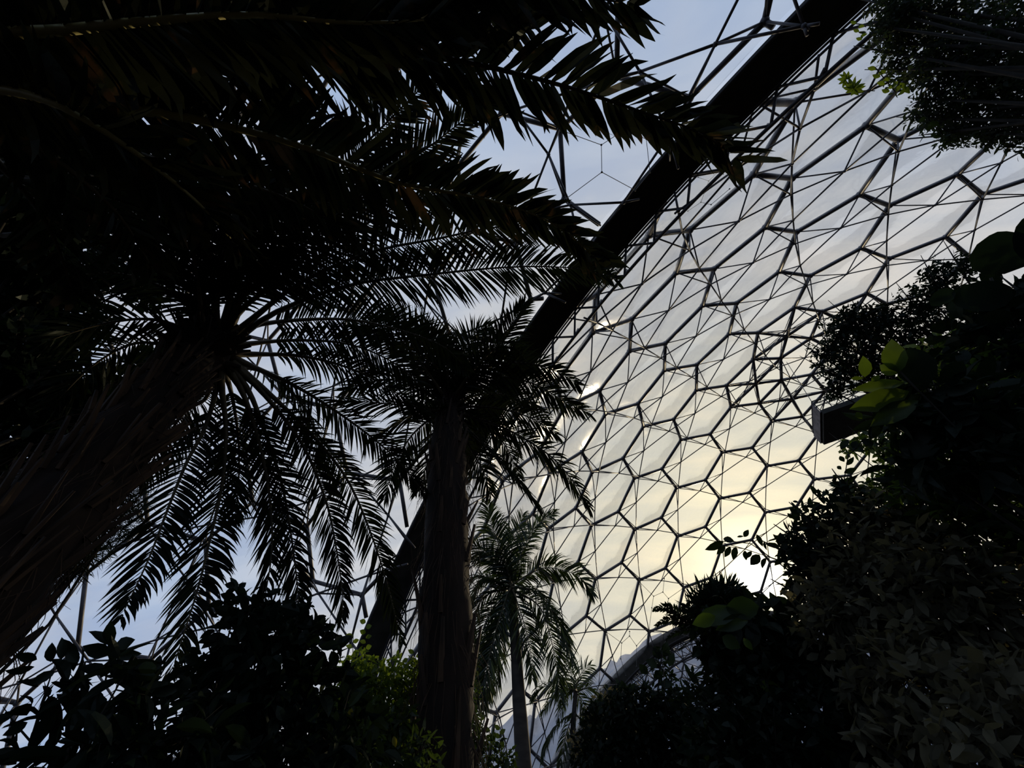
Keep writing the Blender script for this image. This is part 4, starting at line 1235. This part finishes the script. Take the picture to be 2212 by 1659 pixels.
# 5. small far palm
c5 = at(1243, 1492, 24)
b5p = at(1240, 1650, 23.5)
b5 = np.array([b5p[0], b5p[1], 0])
P5 = thing('small_palm', 'smallest palm, far off at bottom centre, with a thin forked trunk', 'palm tree', b5)
palm_trunk(P5, [b5 - up * .2, b5p, c5], [.17, .15, .13, .10], TRUNK4, 10, .02, 3)
F5 = [
    ([(1240, 1490), (1194, 1482), (1166, 1486), (1148, 1510)], 23.6, 23.3),
    ([(1243, 1487), (1256, 1454), (1276, 1436)], 24, 24),
    ([(1246, 1495), (1277, 1486), (1302, 1514)], 24, 23.8),
    ([(1240, 1538), (1205, 1566), (1183, 1600), (1170, 1645)], 23.6, 23.2),
    ([(1240, 1540), (1222, 1590), (1210, 1655)], 23.8, 23.6),
    ([(1246, 1545), (1266, 1572), (1280, 1612)], 24, 24),
    ([(1240, 1492), (1218, 1515), (1205, 1560)], 24.2, 24.4),
    ([(1243, 1488), (1232, 1452), (1218, 1432)], 24.2, 24.4),
    ([(1244, 1495), (1262, 1520), (1268, 1560)], 24.2, 24.3),
    ([(1242, 1490), (1200, 1500), (1172, 1540)], 24.3, 24.5),
]
for i, (px, r1, r2) in enumerate(F5):
    img_frond(P5, [(1243, 1495 if px[0][1] < 1520 else 1545)] + px, 24, r1, r2, 500 + i, L=.85, wid=.055, pitch=.06, rr=.03, droop=.12, mat=PALM2, lift=.1, start=.1)

# ------------------------------------------------------------------ broad-leaved shrubs along the bottom left
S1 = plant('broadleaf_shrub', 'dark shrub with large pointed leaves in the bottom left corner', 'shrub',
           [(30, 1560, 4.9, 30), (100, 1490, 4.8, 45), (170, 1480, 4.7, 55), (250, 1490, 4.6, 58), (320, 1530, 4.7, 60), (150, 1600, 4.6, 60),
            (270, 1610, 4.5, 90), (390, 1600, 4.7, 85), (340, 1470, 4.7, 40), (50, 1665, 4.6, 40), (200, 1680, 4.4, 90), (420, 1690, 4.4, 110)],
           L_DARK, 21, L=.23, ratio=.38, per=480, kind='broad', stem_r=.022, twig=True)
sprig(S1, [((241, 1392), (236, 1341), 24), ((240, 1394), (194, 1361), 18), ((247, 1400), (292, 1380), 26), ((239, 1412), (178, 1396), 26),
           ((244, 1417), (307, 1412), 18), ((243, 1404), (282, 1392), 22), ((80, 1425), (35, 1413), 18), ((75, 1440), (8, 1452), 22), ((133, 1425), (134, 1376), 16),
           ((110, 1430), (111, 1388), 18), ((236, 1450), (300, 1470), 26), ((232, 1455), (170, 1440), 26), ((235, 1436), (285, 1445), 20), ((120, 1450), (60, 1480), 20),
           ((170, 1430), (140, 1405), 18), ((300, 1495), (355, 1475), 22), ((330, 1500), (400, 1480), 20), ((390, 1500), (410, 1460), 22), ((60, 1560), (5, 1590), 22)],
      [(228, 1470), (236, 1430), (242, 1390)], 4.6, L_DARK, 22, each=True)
S2 = plant('broadleaf_shrub', 'tall dark shrub with rounded leaves in front of the hanging palm fronds', 'shrub',
           [(510, 1310, 6.0, 36), (565, 1310, 6.0, 42), (520, 1380, 5.9, 66), (600, 1390, 5.9, 66), (650, 1350, 5.9, 40), (470, 1460, 5.8, 66), (560, 1470, 5.7, 95),
            (660, 1450, 5.8, 80), (700, 1520, 5.7, 70), (480, 1560, 5.6, 100), (600, 1580, 5.5, 120), (720, 1620, 5.4, 110), (540, 1690, 5.3, 120), (440, 1630, 5.6, 60)],
           L_DARK, 23, L=.20, ratio=.5, per=520, kind='broad', stem_r=.03)
sprig(S2, [((695, 1361), (726, 1349), 13), ((692, 1369), (734, 1375), 17), ((685, 1385), (730, 1397), 24), ((675, 1419), (707, 1430), 28), ((685, 1367), (667, 1342), 18),
           ((680, 1395), (650, 1385), 20), ((510, 1290), (475, 1284), 16), ((512, 1276), (498, 1246), 12), ((515, 1272), (532, 1258), 12), ((512, 1300), (545, 1290), 18),
           ((430, 1430), (398, 1418), 20), ((440, 1460), (404, 1470), 20), ((446, 1440), (470, 1405), 20), ((508, 1266), (485, 1262), 12)],
      [(655, 1440), (680, 1400), (692, 1362)], 5.7, L_DARK, 24, each=True)
S3 = plant('small_leaved_shrub', 'fresh green small-leaved shrub left of the central trunk', 'shrub',
           [(765, 1450, 8.2, 34), (800, 1480, 8.1, 44), (850, 1470, 8.3, 44), (895, 1450, 8.5, 26), (900, 1500, 8.4, 36), (760, 1530, 8.0, 55), (840, 1550, 8.0, 65), (905, 1570, 8.2, 44),
            (780, 1610, 7.8, 75), (870, 1640, 7.8, 75), (740, 1660, 7.7, 60)],
           L_BRIGHT, 25, L=.10, ratio=.5, per=2400, kind='six', stem_r=.04)
sprig(S3, [((762, 1375 + 12 * k), (762 + (14 if k % 2 else -15), 1370 + 12 * k), 8) for k in range(9)] +
      [((790, 1345 + 11 * k), (790 + (13 if k % 2 else -13), 1340 + 11 * k), 9) for k in range(11)],
      [(768, 1480), (762, 1420), (763, 1372)], 8.1, L_BRIGHT, 26)
sprig(S3, [((895 + 3 * k, 1410 + 9 * k), (895 + 3 * k + (14 if k % 2 else -14), 1404 + 9 * k), 8) for k in range(9)] +
      [((868 + 2 * k, 1420 + 8 * k), (868 + 2 * k + (12 if k % 2 else -12), 1415 + 8 * k), 7) for k in range(6)],
      [(915, 1480), (893, 1406)], 8.4, L_MID, 27)
S3b = plant('leafy_shrub', 'dark green shrub with a few yellowing leaves at the foot of the small-leaved shrub', 'shrub',
            [(700, 1560, 6.6, 55), (770, 1580, 6.6, 60), (830, 1620, 6.5, 65), (900, 1650, 6.6, 55), (740, 1650, 6.4, 75), (860, 1560, 6.8, 36)],
            L_MID, 28, L=.13, ratio=.42, per=1500, kind='six', stem_r=.03)
sprig(S3b, [((752, 1545), (740, 1585), 14), ((760, 1530), (750, 1560), 12), ((745, 1585), (735, 1600), 10), ((775, 1620), (785, 1650), 12), ((850, 1590), (855, 1615), 10),
            ((775, 1615), (768, 1640), 9), ((705, 1470), (690, 1500), 14)], None, 6.1, L_YEL, 29, each=True)
S4 = plant('leafy_shrub', 'low green shrub between the shaggy trunk and the smooth palm trunk', 'shrub',
           [(1015, 1560, 9.3, 26), (1025, 1590, 9.2, 30), (1060, 1630, 9.1, 34), (1010, 1640, 9.0, 34), (1095, 1650, 9.2, 26), (1018, 1500, 9.6, 18), (1015, 1450, 9.8, 14)],
           L_MID, 31, L=.12, ratio=.45, per=1700, kind='six', stem_r=.03)
sprig(S4, [((1080, 1600 - 9 * k + 12), (1080 + (12 if k % 2 else -12), 1590 - 9 * k + 12), 8) for k in range(5)], [(1080, 1640), (1080, 1578)], 9.1, L_MID, 32)
S5 = plant('needle_leaved_tree', 'feathery needle-leaved tree behind the shaggy trunk at left', 'tree',
           [(215, 1165, 11, 34), (250, 1130, 11, 38), (285, 1090, 11, 34), (190, 1200, 11, 30), (270, 1060, 11.3, 30), (150, 1230, 11, 26), (120, 1180, 11.5, 60)],
           L_DARK, 33, L=.22, ratio=.07, per=3600, kind='needle', stem_r=.06, droop=.1)
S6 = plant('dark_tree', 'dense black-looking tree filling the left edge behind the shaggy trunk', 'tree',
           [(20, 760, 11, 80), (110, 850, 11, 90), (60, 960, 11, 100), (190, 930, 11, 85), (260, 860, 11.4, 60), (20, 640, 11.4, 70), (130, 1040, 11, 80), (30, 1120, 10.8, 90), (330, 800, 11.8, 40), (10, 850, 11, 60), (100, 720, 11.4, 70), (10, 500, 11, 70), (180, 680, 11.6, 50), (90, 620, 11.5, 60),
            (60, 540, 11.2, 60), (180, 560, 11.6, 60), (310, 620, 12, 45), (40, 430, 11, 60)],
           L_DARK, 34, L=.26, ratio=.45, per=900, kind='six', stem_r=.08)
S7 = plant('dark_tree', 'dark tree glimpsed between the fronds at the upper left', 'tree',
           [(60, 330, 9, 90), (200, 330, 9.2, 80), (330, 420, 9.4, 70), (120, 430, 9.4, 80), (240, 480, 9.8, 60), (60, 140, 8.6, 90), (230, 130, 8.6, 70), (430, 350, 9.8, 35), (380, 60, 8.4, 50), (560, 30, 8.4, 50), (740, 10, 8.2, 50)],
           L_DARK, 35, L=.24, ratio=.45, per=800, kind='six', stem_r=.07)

# ------------------------------------------------------------------ the right-hand side
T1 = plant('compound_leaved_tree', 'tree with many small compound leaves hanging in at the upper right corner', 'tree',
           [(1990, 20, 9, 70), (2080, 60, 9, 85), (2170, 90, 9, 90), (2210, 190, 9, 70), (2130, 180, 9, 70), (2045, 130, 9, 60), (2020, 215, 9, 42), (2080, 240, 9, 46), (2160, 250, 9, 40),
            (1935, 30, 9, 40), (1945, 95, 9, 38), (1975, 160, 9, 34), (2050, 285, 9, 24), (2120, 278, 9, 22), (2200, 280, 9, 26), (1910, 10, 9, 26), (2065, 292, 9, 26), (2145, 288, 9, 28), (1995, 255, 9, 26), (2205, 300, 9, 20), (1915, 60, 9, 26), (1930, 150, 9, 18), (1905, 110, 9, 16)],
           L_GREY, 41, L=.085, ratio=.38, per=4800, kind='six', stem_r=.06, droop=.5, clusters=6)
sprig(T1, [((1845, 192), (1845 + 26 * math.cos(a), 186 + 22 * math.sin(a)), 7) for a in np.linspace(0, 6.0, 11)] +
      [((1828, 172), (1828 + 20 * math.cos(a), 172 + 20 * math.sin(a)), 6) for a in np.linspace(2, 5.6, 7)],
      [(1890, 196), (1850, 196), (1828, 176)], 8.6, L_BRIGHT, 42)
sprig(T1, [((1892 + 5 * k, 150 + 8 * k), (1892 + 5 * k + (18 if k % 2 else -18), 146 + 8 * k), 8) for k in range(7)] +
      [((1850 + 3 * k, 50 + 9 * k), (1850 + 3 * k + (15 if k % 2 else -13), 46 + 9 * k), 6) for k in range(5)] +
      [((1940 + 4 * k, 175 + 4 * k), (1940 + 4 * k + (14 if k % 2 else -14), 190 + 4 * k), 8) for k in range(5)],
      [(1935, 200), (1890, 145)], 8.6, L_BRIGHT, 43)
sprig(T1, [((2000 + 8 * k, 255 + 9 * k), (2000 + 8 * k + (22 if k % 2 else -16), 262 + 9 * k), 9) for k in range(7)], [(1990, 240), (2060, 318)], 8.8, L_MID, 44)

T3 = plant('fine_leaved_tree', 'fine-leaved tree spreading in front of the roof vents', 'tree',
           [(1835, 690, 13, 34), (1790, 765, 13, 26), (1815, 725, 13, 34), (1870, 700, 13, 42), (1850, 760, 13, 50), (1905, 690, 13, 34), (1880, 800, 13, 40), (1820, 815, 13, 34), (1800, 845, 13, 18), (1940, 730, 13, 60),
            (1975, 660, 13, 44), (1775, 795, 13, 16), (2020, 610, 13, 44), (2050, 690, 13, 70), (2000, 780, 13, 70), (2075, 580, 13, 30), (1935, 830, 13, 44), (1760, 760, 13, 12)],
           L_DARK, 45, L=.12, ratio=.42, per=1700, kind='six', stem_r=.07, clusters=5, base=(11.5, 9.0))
T2 = plant('big_round_leaved_tree', 'tree with big rounded leaves against the roof at the right edge', 'tree',
           [(2150, 660, 7, 55), (2200, 720, 7, 80), (2130, 730, 7, 70), (2215, 640, 7, 40)],
           L_DARK, 46, L=.22, ratio=.6, per=500, kind='broad', stem_r=.07)
sprig(T2, [((2170, 592), (2156, 500), 92), ((2226, 560), (2216, 468), 42), ((2190, 640), (2050, 640), 62), ((2130, 655), (2145, 730), 30), ((2060, 625), (2010, 660), 30), ((2180, 660), (2110, 690), 36)],
      [(2180, 700), (2140, 600)], 6.6, L_DARK, 47, each=True, sr=.012, tilt=.1, kind='round')
T4 = plant('large_leaved_shrub', 'shrub with long bright green backlit leaves beside the hung platform', 'shrub',
           [(1960, 900, 5.6, 60), (2030, 860, 5.6, 70), (2050, 960, 5.5, 80), (2120, 900, 5.4, 90), (2180, 980, 5.3, 80), (1990, 1000, 5.6, 60)],
           L_DARK, 48, L=.26, ratio=.4, per=520, kind='broad', stem_r=.04)
sprig(T4, [((1868, 815), (1866, 768), 22), ((1938, 808), (1900, 788), 24), ((1941, 805), (1924, 732), 40), ((1965, 845), (1834, 885), 42), ((1984, 865), (1878, 920), 38),
           ((1955, 826), (1838, 842), 24),
           ((1850, 890), (1862, 905), 12), ((1884, 826), (1900, 810), 12), ((1838, 818), (1866, 816), 8)],
      [(2160, 1010), (2060, 920), (1985, 845), (1942, 800)], 5.2, L_BIG, 49, each=True, sr=.008, tilt=.2)
sprig(T4, [((1965, 750), (1995, 845), 62), ((2118, 826), (2008, 852), 32), ((2118, 890), (2040, 920), 30), ((1950, 990), (2040, 915), 60), ((2010, 985), (2060, 930), 34), ((2080, 780), (2030, 830), 40), ((2150, 930), (2080, 960), 34)],
      None, 5.3, L_DARK, 149, each=True, tilt=.25)
T5 = plant('climbing_vine', 'vine with small oval leaves dangling below the hung platform', 'vine',
           [(1830, 965, 7.5, 16), (1870, 955, 7.4, 26), (1905, 965, 7.3, 24), (1930, 1000, 7.3, 34), (1940, 1040, 7.3, 26), (1905, 940, 7.3, 22), (1960, 960, 7.2, 30), (1900, 1060, 7.2, 24), (1850, 1050, 7.2, 14)],
           L_MID, 50, L=.13, ratio=.45, per=1500, kind='six', stem_r=.025, base=(5.2, 4.6))
sprig(T5, [((1833, 950), (1815, 971), 14), ((1848, 952), (1845, 972), 14), ((1814, 985), (1824, 998), 9), ((1808, 1007), (1818, 1014), 8), ((1828, 1005), (1845, 987), 9), ((1823, 1022), (1852, 1011), 11),
           ((1798, 1027), (1818, 1032), 7), ((1820, 1040), (1850, 1032), 10), ((1860, 950), (1890, 962), 14), ((1868, 975), (1840, 968), 12), ((1790, 1045), (1840, 1052), 14), ((1800, 1060), (1850, 1045), 14)],
      [(1870, 945), (1832, 985), (1822, 1045)], 7.3, L_DARK, 51, each=True)
T6 = plant('hanging_branch', 'drooping leafy branch crossing right in front of the low sun', 'tree',
           [(1745, 1120, 7, 26), (1720, 1165, 7, 30), (1700, 1195, 7, 20), (1760, 1180, 7, 50), (1800, 1130, 7, 40), (1810, 1200, 7, 60), (1770, 1250, 7, 56), (1735, 1215, 7, 26), (1850, 1250, 7, 60), (1715, 1240, 7, 14),
            (1790, 1085, 7, 26), (1830, 1060, 7.1, 26), (1860, 1120, 7, 50), (1720, 1280, 7, 20), (1770, 1300, 7, 40)],
           L_DARK, 52, L=.15, ratio=.42, per=1300, kind='six', stem_r=.07, base=(6.0, 5.5))
sprig(T6, [((1563, 1169), (1523, 1189), 14), ((1562, 1164), (1587, 1169), 12), ((1607, 1160), (1617, 1144), 9), ((1567, 1179), (1548, 1198), 10), ((1578, 1181), (1565, 1204), 10), ((1590, 1181), (1583, 1209), 11),
           ((1609, 1189), (1612, 1211), 9), ((1624, 1191), (1612, 1206), 8), ((1641, 1198), (1621, 1221), 16), ((1634, 1154), (1648, 1181), 9), ((1651, 1169), (1656, 1189), 8), ((1592, 1160), (1607, 1158), 4),
           ((1655, 1205), (1645, 1228), 12), ((1690, 1170), (1685, 1150), 12), ((1700, 1175), (1688, 1185), 12)],
      [(1740, 1230), (1665, 1204), (1621, 1174), (1585, 1170), (1553, 1169)], 6.2, L_DARK, 53, each=True)
sprig(T6, [((1715, 1100), (1735, 1105), 9), ((1705, 1095), (1730, 1125), 12), ((1730, 1110), (1748, 1102), 6), ((1750, 1098), (1772, 1085), 7), ((1712, 1083), (1726, 1085), 5), ((1790, 1070), (1810, 1090), 10), ((1745, 1140), (1710, 1150), 10)],
      [(1760, 1140), (1722, 1095)], 6.6, L_DARK, 54, each=True)
# palm with a fringed crown edge just under the sun
c7 = at(1570, 1330, 8.2)
T7 = thing('fan_edged_palm', 'low palm with a bristly rounded crown edge just below the sun', 'palm tree', (c7[0], c7[1], 0))
palm_trunk(T7, [np.array([c7[0], c7[1], -.2]), (c7 + np.array([c7[0], c7[1], 0])) / 2, c7], [.16, .14, .12], TRUNK1, 10, .05, 2)
for i, (px, r1, r2) in enumerate([
        ([(1500, 1325), (1508, 1285), (1530, 1268), (1556, 1272), (1580, 1284)], 8.0, 7.9),
        ([(1530, 1300), (1555, 1274), (1580, 1268), (1605, 1284), (1622, 1300)], 8.0, 7.9),
        ([(1560, 1310), (1530, 1290), (1512, 1300), (1498, 1330)], 7.9, 7.8),
        ([(1570, 1325), (1540, 1305), (1520, 1310), (1505, 1335)], 7.8, 7.7),
        ([(1575, 1320), (1560, 1292), (1540, 1288), (1518, 1305)], 7.8, 7.7),
        ([(1580, 1325), (1590, 1300), (1610, 1305), (1630, 1330)], 7.9, 7.8),
        ([(1560, 1300), (1580, 1285), (1600, 1295), (1625, 1320)], 8.1, 8.0),
        ([(1555, 1300), (1550, 1285), (1540, 1280), (1525, 1290)], 8.1, 8.0)]):
    img_frond(T7, [(1570, 1330)] + px, 8.2, r1, r2, 700 + i, L=.30, wid=.034, pitch=.014, rr=.02, start=.05, droop=.0, lift=.9, mat=L_DARK, fwd=.3, tipf=.8, twist=.3)
T8 = thing('fern', 'fern with small stiff fronds on the left end of the right-hand greenery', 'fern', (at(1520, 1400, 8.5)[0], at(1520, 1400, 8.5)[1], 0))
m = MB()
c8 = at(1520, 1380, 8.4)
m.tube([np.array([c8[0], c8[1], -.1]), c8], [.07, .05], 8)
m.build('stem', BARK, T8, smooth=True)
for i, px in enumerate([[(1500, 1345), (1470, 1325), (1440, 1312), (1412, 1316)], [(1500, 1350), (1460, 1340), (1435, 1340), (1415, 1352)], [(1505, 1360), (1475, 1362), (1450, 1372), (1438, 1386)],
                        [(1500, 1340), (1490, 1320), (1480, 1305)], [(1500, 1350), (1475, 1345), (1455, 1330), (1440, 1305)], [(1510, 1345), (1505, 1325), (1500, 1312)], [(1505, 1370), (1490, 1385), (1470, 1400)]]):
    img_frond(T8, [(1520, 1365)] + px, 8.4, 8.3, 8.2, 720 + i, L=.20, wid=.045, pitch=.04, rr=.01, start=.15, droop=.03, lift=.05, mat=L_DARK, fwd=.4, twist=.2)
T9 = plant('heart_leaved_vine', 'vine with broad heart-shaped leaves under the sun, one leaf glowing yellow-green', 'vine',
           [(1580, 1370, 6.8, 40), (1640, 1350, 6.8, 46), (1700, 1350, 6.8, 46), (1560, 1400, 6.9, 36), (1620, 1420, 6.8, 56), (1690, 1430, 6.7, 60), (1540, 1360, 7, 26), (1520, 1390, 7, 24)],
           L_DARK, 56, L=.24, ratio=.6, per=560, kind='broad', stem_r=.03)
sprig(T9, [((1600, 1320), (1493, 1345), 34), ((1620, 1330), (1545, 1362), 26), ((1640, 1310), (1565, 1316), 40), ((1618, 1375), (1626, 1412), 18), ((1645, 1380), (1662, 1425), 16), ((1560, 1375), (1600, 1400), 26)],
      None, 6.3, L_MID, 57, each=True, tilt=.2)
sprig(T9, [((1545, 1330), (1496, 1350), 24), ((1606, 1378), (1626, 1405), 13), ((1655, 1475), (1660, 1500), 16), ((1640, 1480), (1690, 1490), 26)], None, 6.2, L_BRIGHT, 58, each=True, tilt=.2)
T10 = plant('leafy_shrub', 'dark low shrub with upright twigs in front of the small distant arch', 'shrub',
            [(1350, 1510, 10, 22), (1425, 1440, 10, 13), (1430, 1408, 10, 10), (1445, 1475, 10, 16), (1400, 1520, 10, 34), (1460, 1530, 10, 40), (1340, 1540, 10, 44), (1300, 1580, 10, 44), (1390, 1570, 10, 70), (1480, 1580, 10, 70),
             (1320, 1640, 9.8, 70), (1420, 1650, 9.8, 80), (1520, 1650, 9.6, 80), (1275, 1640, 10, 40), (1290, 1540, 10.2, 26)],
            L_DARK, 59, L=.15, ratio=.45, per=1400, kind='six', stem_r=.05)
sprig(T10, [((1425, 1425), (1412, 1395), 16), ((1436, 1420), (1440, 1385), 16), ((1420, 1440), (1395, 1425), 16), ((1445, 1440), (1456, 1410), 14), ((1400, 1455), (1380, 1435), 16), ((1430, 1450), (1412, 1465), 16), ((1450, 1480), (1425, 1478), 14)],
      [(1440, 1560), (1430, 1400)], 9.4, L_DARK, 60, each=True)
T10b = plant('leafy_shrub', 'mid green shrub behind the small far palm at the bottom edge', 'shrub',
             [(1310, 1520, 14, 26), (1290, 1560, 14, 32), (1350, 1530, 14, 26), (1330, 1590, 14, 44), (1270, 1610, 14, 34), (1390, 1600, 14, 44), (1300, 1650, 14, 44)],
             L_VEIL, 61, L=.16, ratio=.45, per=900, kind='six', stem_r=.05)
T11 = plant('leafy_tree', 'leafy tree filling the right edge below the big rounded leaves', 'tree',
            [(2190, 800, 6.6, 80), (2110, 830, 6.8, 70), (2050, 780, 7.4, 60), (2170, 900, 6.4, 90), (2080, 1000, 6.4, 90), (2180, 1040, 6.2, 100), (2000, 1080, 6.6, 80), (1960, 1060, 6.8, 50), (2100, 1120, 6.2, 100), (2010, 920, 7, 60), (2200, 1180, 6, 100), (1985, 840, 7.4, 40)],
            L_MID, 62, L=0.17, ratio=.42, per=1150, kind='six', stem_r=.10)
T12 = plant('leafy_tree', 'leafy tree right of the sun, the middle of the dark right-hand bank', 'tree',
            [(1900, 1130, 6.6, 70), (1960, 1180, 6.4, 90), (1870, 1210, 6.6, 80), (1930, 1290, 6.2, 100), (1830, 1310, 6.4, 80), (2040, 1230, 6.2, 100), (2100, 1300, 6, 110), (2000, 1350, 6, 110), (1780, 1360, 6.4, 70), (2190, 1310, 5.8, 90), (1860, 1380, 6.2, 80)],
            L_VEIL, 63, L=0.16, ratio=.42, per=1250, kind='six', stem_r=.10)
T13 = plant('leafy_shrub', 'large dark shrub filling the bottom right corner', 'shrub',
            [(2120, 1420, 5.4, 110), (2000, 1460, 5.4, 110), (2190, 1520, 5.2, 110), (2080, 1560, 5.2, 120), (1950, 1580, 5.3, 110), (2150, 1660, 5, 120), (1990, 1680, 5, 120), (1890, 1480, 5.6, 80)],
            L_VEIL, 64, L=0.16, ratio=.42, per=1100, kind='six', stem_r=.07)
T14 = plant('leafy_shrub', 'dark shrub left of the bottom right corner, below the heart-leaved vine', 'shrub',
            [(1660, 1480, 6.8, 60), (1730, 1440, 6.8, 60), (1800, 1450, 6.6, 70), (1590, 1480, 7.4, 50), (1560, 1450, 7.6, 34), (1640, 1560, 6.6, 90), (1750, 1540, 6.4, 100), (1850, 1560, 6.2, 90), (1560, 1570, 7, 80), (1680, 1650, 6.3, 110), (1820, 1670, 6, 110), (1570, 1660, 6.6, 80), (1510, 1480, 7.8, 26)],
            L_DARK, 65, L=.17, ratio=.42, per=1300, kind='six', stem_r=.07)


for o in bpy.data.objects:
    if '_o' in o:
        del o['_o']
